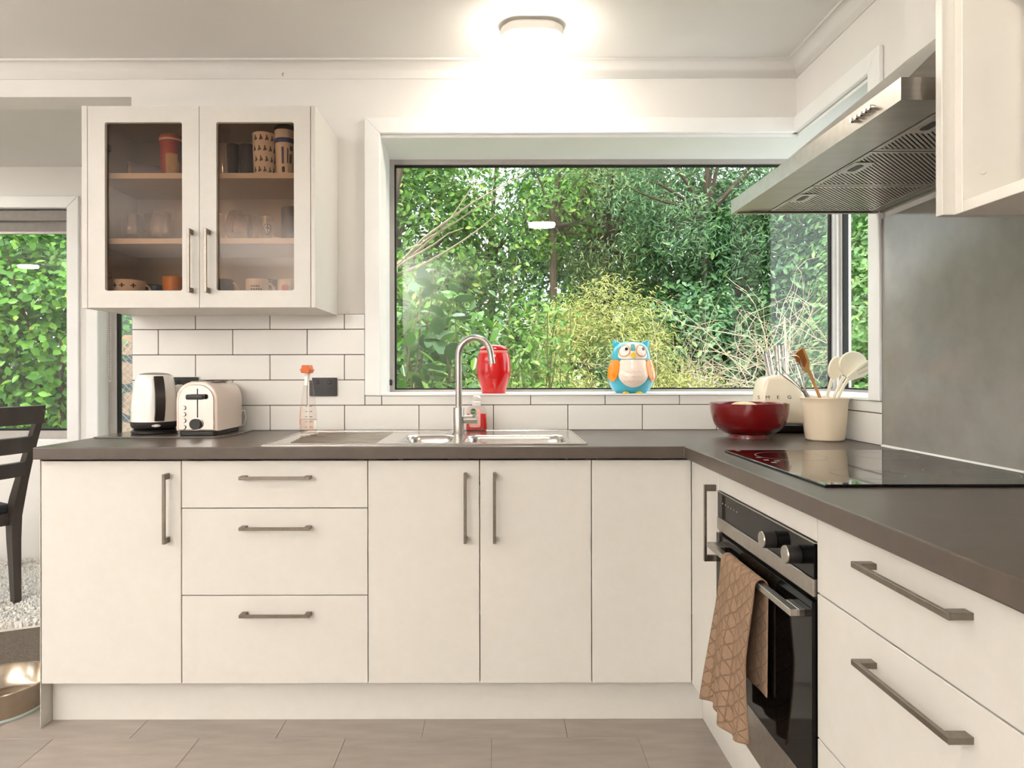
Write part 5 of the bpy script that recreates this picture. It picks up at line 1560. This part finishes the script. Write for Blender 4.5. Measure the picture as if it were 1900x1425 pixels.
def clumps(c, rad, n_clump, per, crad, shell=0.6):
    """leaf positions gathered in clumps spread over an ellipsoid, denser near its skin"""
    u = rng.normal(size=(n_clump, 3)); u /= np.linalg.norm(u, axis=1, keepdims=True)
    rr = (shell + (1 - shell) * rng.random(n_clump))[:, None]
    cc = np.array(c) + u * rr * np.array(rad)
    k = np.repeat(np.arange(n_clump), per)
    v = rng.normal(size=(len(k), 3)) * crad * 0.5
    v[:, 2] *= 0.7
    pos = cc[k] + v
    nrm = u[k] * 0.6 + v / (crad + 1e-9) * 0.5 + rng.normal(size=v.shape) * 0.55 + np.array([0, -0.15, 0.6])
    keep = pos[:, 2] > GZ + 0.03
    return pos[keep], nrm[keep]

def branches(name, base, tips, r0, m, parent, bend=0.12, seg=5, kind=None, r1=0.004):
    b = new()
    base = Vector(base)
    for tp_ in tips:
        tp_ = Vector(tp_)
        pts = []; n = 6
        L_ = (tp_ - base).length
        off = Vector((random.uniform(-1, 1), random.uniform(-1, 1), random.uniform(-.3, .6))) * bend * L_
        for i in range(n + 1):
            t = i / n
            pts.append(base.lerp(tp_, t) + off * math.sin(PI * t) + Vector((random.uniform(-1, 1), random.uniform(-1, 1), random.uniform(-1, 1))) * 0.012 * L_)
        tube(pts, [r0 * (1 - t / n) + r1 * (t / n) for t in range(n + 1)], seg, bm=b)
    return obj(name, b, m, parent, smooth=True, kind=kind)

M_bark = mat('bark', (86, 72, 56), 0.9, c2=(58, 48, 38), scale=14, stretch=(1, 1, 0.3), bump=0.5, bscale=30)
M_twig = mat('dry_twig', (204, 190, 166), 0.85, c2=(172, 154, 130), scale=30)
M_stem = mat('green_stem', (96, 100, 56), 0.8, c2=(84, 84, 50), scale=30)
L_dark = leafmat('leaf_dark', (44, 82, 44), (88, 132, 72), (132, 160, 86))
L_mid = leafmat('leaf_mid', (52, 98, 34), (112, 154, 60), (168, 178, 84))
L_cool = leafmat('leaf_cool', (62, 102, 72), (120, 158, 108), (166, 186, 126))
L_pale = leafmat('leaf_pale', (138, 148, 78), (198, 198, 124), (220, 210, 160))
L_brite = leafmat('leaf_bright', (48, 104, 30), (112, 168, 56), (178, 204, 90))
L_cam = leafmat('leaf_camellia', (28, 72, 24), (88, 142, 44), (128, 168, 58), transl=0.22, rough=0.22, spec=0.6)

def shrub(name, label, c, rad, n_clump, per, crad, leaf, aspect, m, cat='shrub', group=None, stems=6, trunk=0.03, shell=0.6, mt=None, extra=None):
    base = (c[0], c[1], GZ)
    t_ = thing(name, label, cat, base, group=group)
    pos, nrm = clumps(c, rad, n_clump, per, crad, shell)
    if extra is not None:
        for e in extra:
            p2, n2 = clumps(*e); pos = np.concatenate([pos, p2]); nrm = np.concatenate([nrm, n2])
    leaf_mesh('foliage', pos, nrm, leaf, aspect, m, t_)
    tips = []
    for k in range(stems):
        a = 2 * PI * k / stems + random.random()
        e = random.uniform(-0.1, 0.8)
        tips.append((c[0] + rad[0] * 0.8 * math.cos(a), c[1] + rad[1] * 0.8 * math.sin(a), c[2] + rad[2] * e))
    branches('stem', base, tips, trunk, mt or M_bark, t_)
    return t_

# --- shrub in front of the dining window
shrub('leafy_shrub', 'tall bright green leafy shrub outside the dining window', (-4.7, 6.3, 1.35), (1.6, 0.8, 1.45), 560, 34, 0.20, 0.085, 0.62, L_brite, stems=8)
shrub('leafy_shrub', 'dark green shrub growing below the bright dining shrub', (-4.6, 6.5, 0.35), (1.9, 0.8, 0.75), 320, 26, 0.22, 0.07, 0.5, L_dark, stems=8)
shrub('leafy_shrub', 'deep green shrub far behind the dining shrubs', (-5.6, 8.6, 1.8), (2.6, 1.2, 2.2), 620, 34, 0.3, 0.13, 0.5, L_dark, stems=8)
# --- firewood behind wire mesh
fwd = []
M_bk = mat('log_bark', (92, 76, 60), 0.9, c2=(64, 52, 42), scale=20, bump=0.5, bscale=40)
M_end = mat('log_end', (168, 132, 96), 0.8, c2=(140, 106, 74), scale=14)
k = 0
for zc_, xo, r in ((0.02, 0.0, 0.15), (0.30, 0.04, 0.14), (0.30, -0.27, 0.13), (0.02, -0.30, 0.14), (0.575, 0.00, 0.14), (0.57, -0.29, 0.14), (0.85, 0.06, 0.14), (0.85, -0.22, 0.13), (1.12, 0.00, 0.13), (1.12, -0.27, 0.13), (1.37, 0.03, 0.12), (-0.2, -0.14, 0.11)):
    xl = -3.28 + xo
    zl = zc_ + 0.02; r *= 0.86
    lg = thing('firewood_log', 'split firewood log in the stack behind wire mesh', 'log', (xl, 6.05, zl - r), group='firewood stack')
    n = 14
    rs = [r * random.uniform(0.86, 1.0) for _ in range(n)]
    ring = lambda y, f: [(xl + rs[q] * f * math.cos(2 * PI * q / n), y, zl + rs[q] * f * math.sin(2 * PI * q / n)) for q in range(n)]
    obj('bark', loft([ring(5.92, 1), ring(6.35, 1)], False, True), M_bk, lg)
    obj('cut_face', loft([ring(5.915, 0.985), ring(5.921, 0.985)]), M_end, lg)
b = new()
x0_, x1_, za_, zb_, ym = -3.75, -2.7, GZ, 1.42, 5.80
stp = 0.055
nn = int((x1_ - x0_) / stp)
for k in range(-int((zb_ - za_) / stp), nn + 1):
    for dirn in (1, -1):
        xs = x0_ + k * stp if dirn == 1 else x1_ - k * stp
        a0, a1 = 0.0, zb_ - za_
        pts = []
        # clip a 45 degree wire to the panel
        t0 = max(a0, (x0_ - xs) if dirn == 1 else (xs - x1_)); t1 = min(a1, (x1_ - xs) if dirn == 1 else (xs - x0_))
        if t1 - t0 < 0.02: continue
        tube([(xs + dirn * t0, ym, za_ + t0), (xs + dirn * t1, ym, za_ + t1)], 0.0022, 4, bm=b)
wm = thing('wire_mesh', 'galvanised wire mesh panel in front of the firewood', 'wire mesh', (-3.2, ym, GZ))
obj('mesh', b, mat('galvanised_wire', (150, 148, 144), 0.45, 0.8, c2=(130, 128, 124)), wm)
for x in (x0_, x1_): obj('post', tube([(x, ym, GZ), (x, ym, zb_ + 0.05)], 0.02, 8), M_bark, wm)
shrub('leafy_shrub', 'small leafy shrub rising above the firewood', (-3.0, 7.2, 1.9), (0.9, 0.6, 0.9), 110, 30, 0.2, 0.085, 0.55, L_brite, stems=6)

# --- camellia beside the window: large leaves that can be told apart
cam_t = thing('camellia', 'glossy broad-leaved camellia close outside the kitchen window', 'shrub', (-0.45, 4.35, GZ))
pos, nrm = clumps((-0.42, 4.45, 0.85), (0.62, 0.50, 0.95), 105, 11, 0.20, 0.45)
leaf_mesh('foliage', pos, nrm, 0.098, 0.50, L_cam, cam_t)
tips = []
for k in range(16):
    tips.append((random.uniform(-0.95, 0.18), random.uniform(4.0, 4.6), random.uniform(0.9, 2.05)))
branches('stem', (-0.45, 4.45, GZ), tips, 0.018, M_stem, cam_t, bend=0.08)
lm = []
for v in range(4):
    b = new()
    L0 = 0.125 + 0.008 * v; w0 = L0 * (0.50 + 0.04 * v)
    n = 5
    rows = []
    for i in range(n + 1):
        t = i / n
        w = w0 / 2 * math.sin(PI * min(0.97, t * 0.92 + 0.05)) ** 0.75
        zc_ = -0.10 * L0 * t * t
        rows.append([b.verts.new((-w, L0 * t, zc_ + 0.16 * w)), b.verts.new((0, L0 * t, zc_)), b.verts.new((w, L0 * t, zc_ + 0.16 * w))])
    for i in range(n):
        for j in range(2):
            b.faces.new((rows[i][j], rows[i][j + 1], rows[i + 1][j + 1], rows[i + 1][j]))
    me = bpy.data.meshes.new('leaf'); b.to_mesh(me); b.free()
    me.polygons.foreach_set('use_smooth', [True] * len(me.polygons))
    cc = ((58, 112, 34), (74, 128, 40), (44, 92, 32), (108, 152, 52))[v]
    m = leafmat('leaf_near_%d' % v, cc, tuple(min(255, q + 14) for q in cc), transl=0.2, rough=0.2, spec=0.7)
    me.materials.append(m); lm.append(me)
for k in range(230):
    tpv = Vector(tips[k % len(tips)])
    base = Vector((-0.45, 4.45, GZ))
    t = random.uniform(0.45, 1.02)
    p = base.lerp(tpv, t) + Vector((random.gauss(0, .06), random.gauss(-0.10, .08), random.gauss(0, .05)))
    o = bpy.data.objects.new('leaf', lm[k % 4]); col.objects.link(o); o.parent = cam_t
    o.location = p - Vector(cam_t.location)
    o.rotation_euler = (random.uniform(-0.2, 1.1), random.uniform(-0.5, 0.5), random.uniform(0, 2 * PI))
    o.scale = [random.uniform(0.75, 1.15)] * 3

# --- upright willow-leaved shrub with visible stems
us_t = thing('upright_shrub', 'upright small-leaved shrub with long green stems behind the camellia', 'shrub', (0.25, 5.2, GZ))
P_, N_ = [], []
tips = []
for k in range(34):
    bx_ = random.uniform(-0.35, 0.75); by_ = random.uniform(4.9, 5.6)
    tipv = Vector((bx_ + random.uniform(-0.25, 0.25), by_, random.uniform(1.0, 1.75) if k else 2.05))
    if k == 0: tipv = Vector((0.17, 5.1, 2.02))
    tips.append(tuple(tipv))
    for q in range(90):
        t = random.uniform(0.25, 1.0)
        p = Vector((0.25, 5.2, GZ)).lerp(tipv, t)
        P_.append((p.x + random.gauss(0, .055), p.y + random.gauss(0, .055), p.z + random.gauss(0, .04)))
        N_.append((random.gauss(0, .6), random.gauss(-0.2, .6), random.gauss(.6, .5)))
leaf_mesh('foliage', np.array(P_), np.array(N_), 0.068, 0.36, leafmat('leaf_upright', (70, 118, 48), (138, 172, 84), (186, 206, 130)), us_t)
branches('stem', (0.25, 5.2, GZ), tips, 0.012, M_stem, us_t, bend=0.05)

# --- feathery yellow-green mounds
for lab_, c, rad, nc in (('feathery yellow-green bush swelling beside the upright shrub', (1.10, 6.8, 0.90), (0.75, 0.6, 1.15), 330), ('low feathery yellow-green bush at the foot of the mound', (0.55, 6.2, 0.3), (0.8, 0.5, 0.80), 200), ('pale feathery bush below the dry tangle', (1.75, 6.6, 0.35), (0.7, 0.5, 0.80), 200)):
    shrub('feathery_bush', lab_, c, rad, nc, 60, 0.22, 0.062, 0.16, L_pale, stems=14, trunk=0.012, mt=M_twig, shell=0.75)

# --- dry tangles and bare branches
def twig_bush(label, c, rad, n, r0=0.006, spread=0.5):
    t_ = thing('bare_bush', label, 'shrub', (c[0], c[1], GZ))
    b = new()
    for k in range(n):
        st = Vector((c[0] + random.uniform(-1, 1) * rad[0] * 0.6, c[1] + random.uniform(-1, 1) * rad[1] * .6, c[2] - rad[2] * random.uniform(0.2, 1.0)))
        d = Vector((random.gauss(0, .6), random.gauss(0, .4), random.uniform(0.1, 1.0))).normalized()
        L_ = random.uniform(0.4, 1.0) * rad[2] * 1.1
        pts = [st]
        dd = d.copy()
        for i in range(5):
            dd = (dd + Vector((random.gauss(0, .25), random.gauss(0, .25), random.gauss(-0.06, .18)))).normalized()
            pts.append(pts[-1] + dd * L_ / 5)
            if random.random() < 0.8:
                e = (dd + Vector((random.gauss(0, .7), random.gauss(0, .5), random.gauss(0.1, .5)))).normalized()
                l2 = L_ * random.uniform(0.15, 0.4)
                p2 = pts[-1]
                tube([p2, p2 + e * l2 * .5, p2 + (e + Vector((random.gauss(0, .2), 0, random.gauss(0, .2)))).normalized() * l2], [r0 * .55, r0 * .4, r0 * .2], 3, bm=b, cap=False)
        tube(pts, [r0 * (1 - 0.14 * i) for i in range(6)], 4, bm=b, cap=False)
    tube([(c[0], c[1], GZ), (c[0] + 0.03, c[1], c[2] - rad[2] * .6), (c[0], c[1], c[2])], [0.03, 0.02, 0.008], 6, bm=b)
    obj('twigs', b, M_twig, t_)
    return t_
twig_bush('dry brown tangle of twigs behind the pale bush', (2.0, 7.3, 1.25), (0.65, 0.4, 1.2), 150, 0.005)
twig_bush('bare pale branches spreading in front of dark trees', (2.95, 6.9, 1.70), (0.80, 0.35, 1.0), 75, 0.0055)
twig_bush('low dry twigs under the bare pale branches', (2.6, 6.6, 0.55), (0.9, 0.35, 0.8), 70, 0.004)

shrub('leafy_shrub', 'fresh cool green shrub close beyond the corner pane', (4.0, 6.9, 1.5), (0.75, 0.5, 1.8), 300, 34, 0.22, 0.085, 0.45, leafmat('leaf_fresh', (74, 120, 66), (132, 172, 98), (178, 200, 120)), stems=8)
# --- background trees
bgroup = 'trees behind the house'
def tree(label, c, rad, nc, per, crad, leaf, aspect, m, trunk=0.09, lean=0.0, shell=0.55):
    base = (c[0] + lean, c[1], GZ)
    t_ = thing('garden_tree', label, 'tree', base, group=bgroup)
    pos, nrm = clumps(c, rad, nc, per, crad, shell)
    leaf_mesh('foliage', pos, nrm, leaf, aspect, m, t_)
    b = new()
    tube([base, (base[0] - lean * .4, c[1], c[2] * 0.4), (c[0], c[1], c[2]), (c[0] + 0.1, c[1], c[2] + rad[2] * .7)], [trunk, trunk * .8, trunk * .55, trunk * .2], 8, bm=b)
    obj('trunk', b, M_bark, t_, smooth=True)
    tips = [(c[0] + rad[0] * random.uniform(-.9, .9), c[1] + rad[1] * random.uniform(-.8, .3), c[2] + rad[2] * random.uniform(-.6, .8)) for _ in range(14)]
    branches('bough', (c[0], c[1], c[2] - rad[2] * .3), tips, trunk * .35, M_bark, t_)
    return t_
tree('dense cool green tree filling the corner pane', (4.6, 8.2, 1.9), (1.5, 1.0, 2.4), 420, 40, 0.26, 0.10, 0.42, L_cool)
tree('dense dark tree behind the bare pale branches', (3.2, 9.0, 1.7), (1.6, 1.0, 2.2), 420, 40, 0.28, 0.11, 0.42, L_dark)
tree('tall lacy green tree above the dry tangle', (2.7, 8.6, 3.6), (1.3, 0.9, 1.5), 300, 44, 0.30, 0.085, 0.20, L_cool)
tree('pale lacy tree standing above the feathery mound', (1.55, 9.4, 3.3), (0.95, 0.8, 1.4), 180, 44, 0.30, 0.09, 0.20, leafmat('leaf_lacy', (84, 112, 66), (142, 160, 100), (176, 182, 128)))
tree('dark tree with open crown and sky showing through', (1.5, 11.0, 3.9), (1.5, 1.0, 1.6), 150, 36, 0.34, 0.11, 0.45, L_dark, trunk=0.12)
tree('mid green tree above the camellia', (-1.4, 9.5, 3.0), (1.5, 1.0, 2.2), 300, 38, 0.30, 0.10, 0.5, L_mid, trunk=0.10)
tree('dark tree leaning over the camellia', (-2.2, 12.5, 3.4), (2.0, 1.2, 2.6), 300, 36, 0.36, 0.13, 0.5, L_dark, trunk=0.14)
tree('far green tree behind the lacy trees', (3.2, 13.5, 3.6), (3.4, 1.4, 3.0), 420, 40, 0.42, 0.15, 0.45, L_cool, trunk=0.15)
tree('far dark tree behind the corner pane tree', (7.5, 11.5, 3.2), (2.8, 1.6, 3.4), 420, 40, 0.40, 0.14, 0.45, L_dark, trunk=0.15)
tree('slim far tree with a bare lower trunk', (0.75, 8.9, 3.3), (0.6, 0.5, 0.8), 34, 34, 0.28, 0.09, 0.45, L_mid, trunk=0.07)
tree('thin far tree dappling the gap of sky', (-0.1, 13.5, 4.0), (1.3, 0.8, 2.0), 95, 34, 0.40, 0.12, 0.45, L_mid, trunk=0.10)
# leafy understorey that closes the view at eye level
for lab_, c, rad, nc, m in (('mid green understorey shrub behind the camellia', (-1.1, 7.6, 0.9), (1.3, 0.6, 1.5), 260, L_mid), ('bright understorey shrub under the open dark tree', (0.6, 8.2, 0.8), (1.0, 0.6, 1.35), 220, L_mid),
                            ('broad understorey shrub below the gap of sky', (-0.1, 10.2, 0.9), (1.2, 0.6, 1.55), 260, L_mid), ('shaded understorey shrub under the far trees', (0.9, 11.5, 0.6), (2.6, 0.8, 1.5), 260, L_dark), ('cool green understorey shrub beside the dry tangle', (2.35, 8.0, 0.8), (1.0, 0.5, 1.4), 240, L_cool),
                            ('cool green understorey shrub below the corner tree', (4.2, 7.3, 0.5), (1.4, 0.6, 1.2), 260, L_cool), ('dark understorey shrub beyond the far trees', (4.5, 12.0, 0.8), (4.0, 1.0, 2.0), 300, L_dark)):
    shrub('understorey_shrub', lab_, c, rad, nc, 34, 0.26, 0.09, 0.45, m, stems=8)
# bare overhanging branch, upper left
ob = thing('bare_branch_tree', 'grey tree with a bare forked branch reaching over the camellia', 'tree', (-1.5, 7.4, GZ))
b = new()
tube([(-1.5, 7.4, GZ), (-1.42, 7.4, 1.2), (-1.28, 7.4, 2.2), (-1.12, 7.4, 3.2), (-0.9, 7.4, 4.2)], [0.09, 0.08, 0.07, 0.06, 0.05], 8, bm=b)
obj('trunk', b, M_bark, ob, smooth=True)
branches('bough', (-1.30, 7.4, 2.15), [(0.1, 7.2, 3.05), (0.0, 7.3, 2.85), (-0.2, 7.1, 3.2), (0.35, 7.2, 3.3), (-0.35, 7.2, 2.7)], 0.022, mat('grey_bark', (150, 138, 116), 0.9, c2=(120, 108, 88), scale=20), ob, bend=0.08)
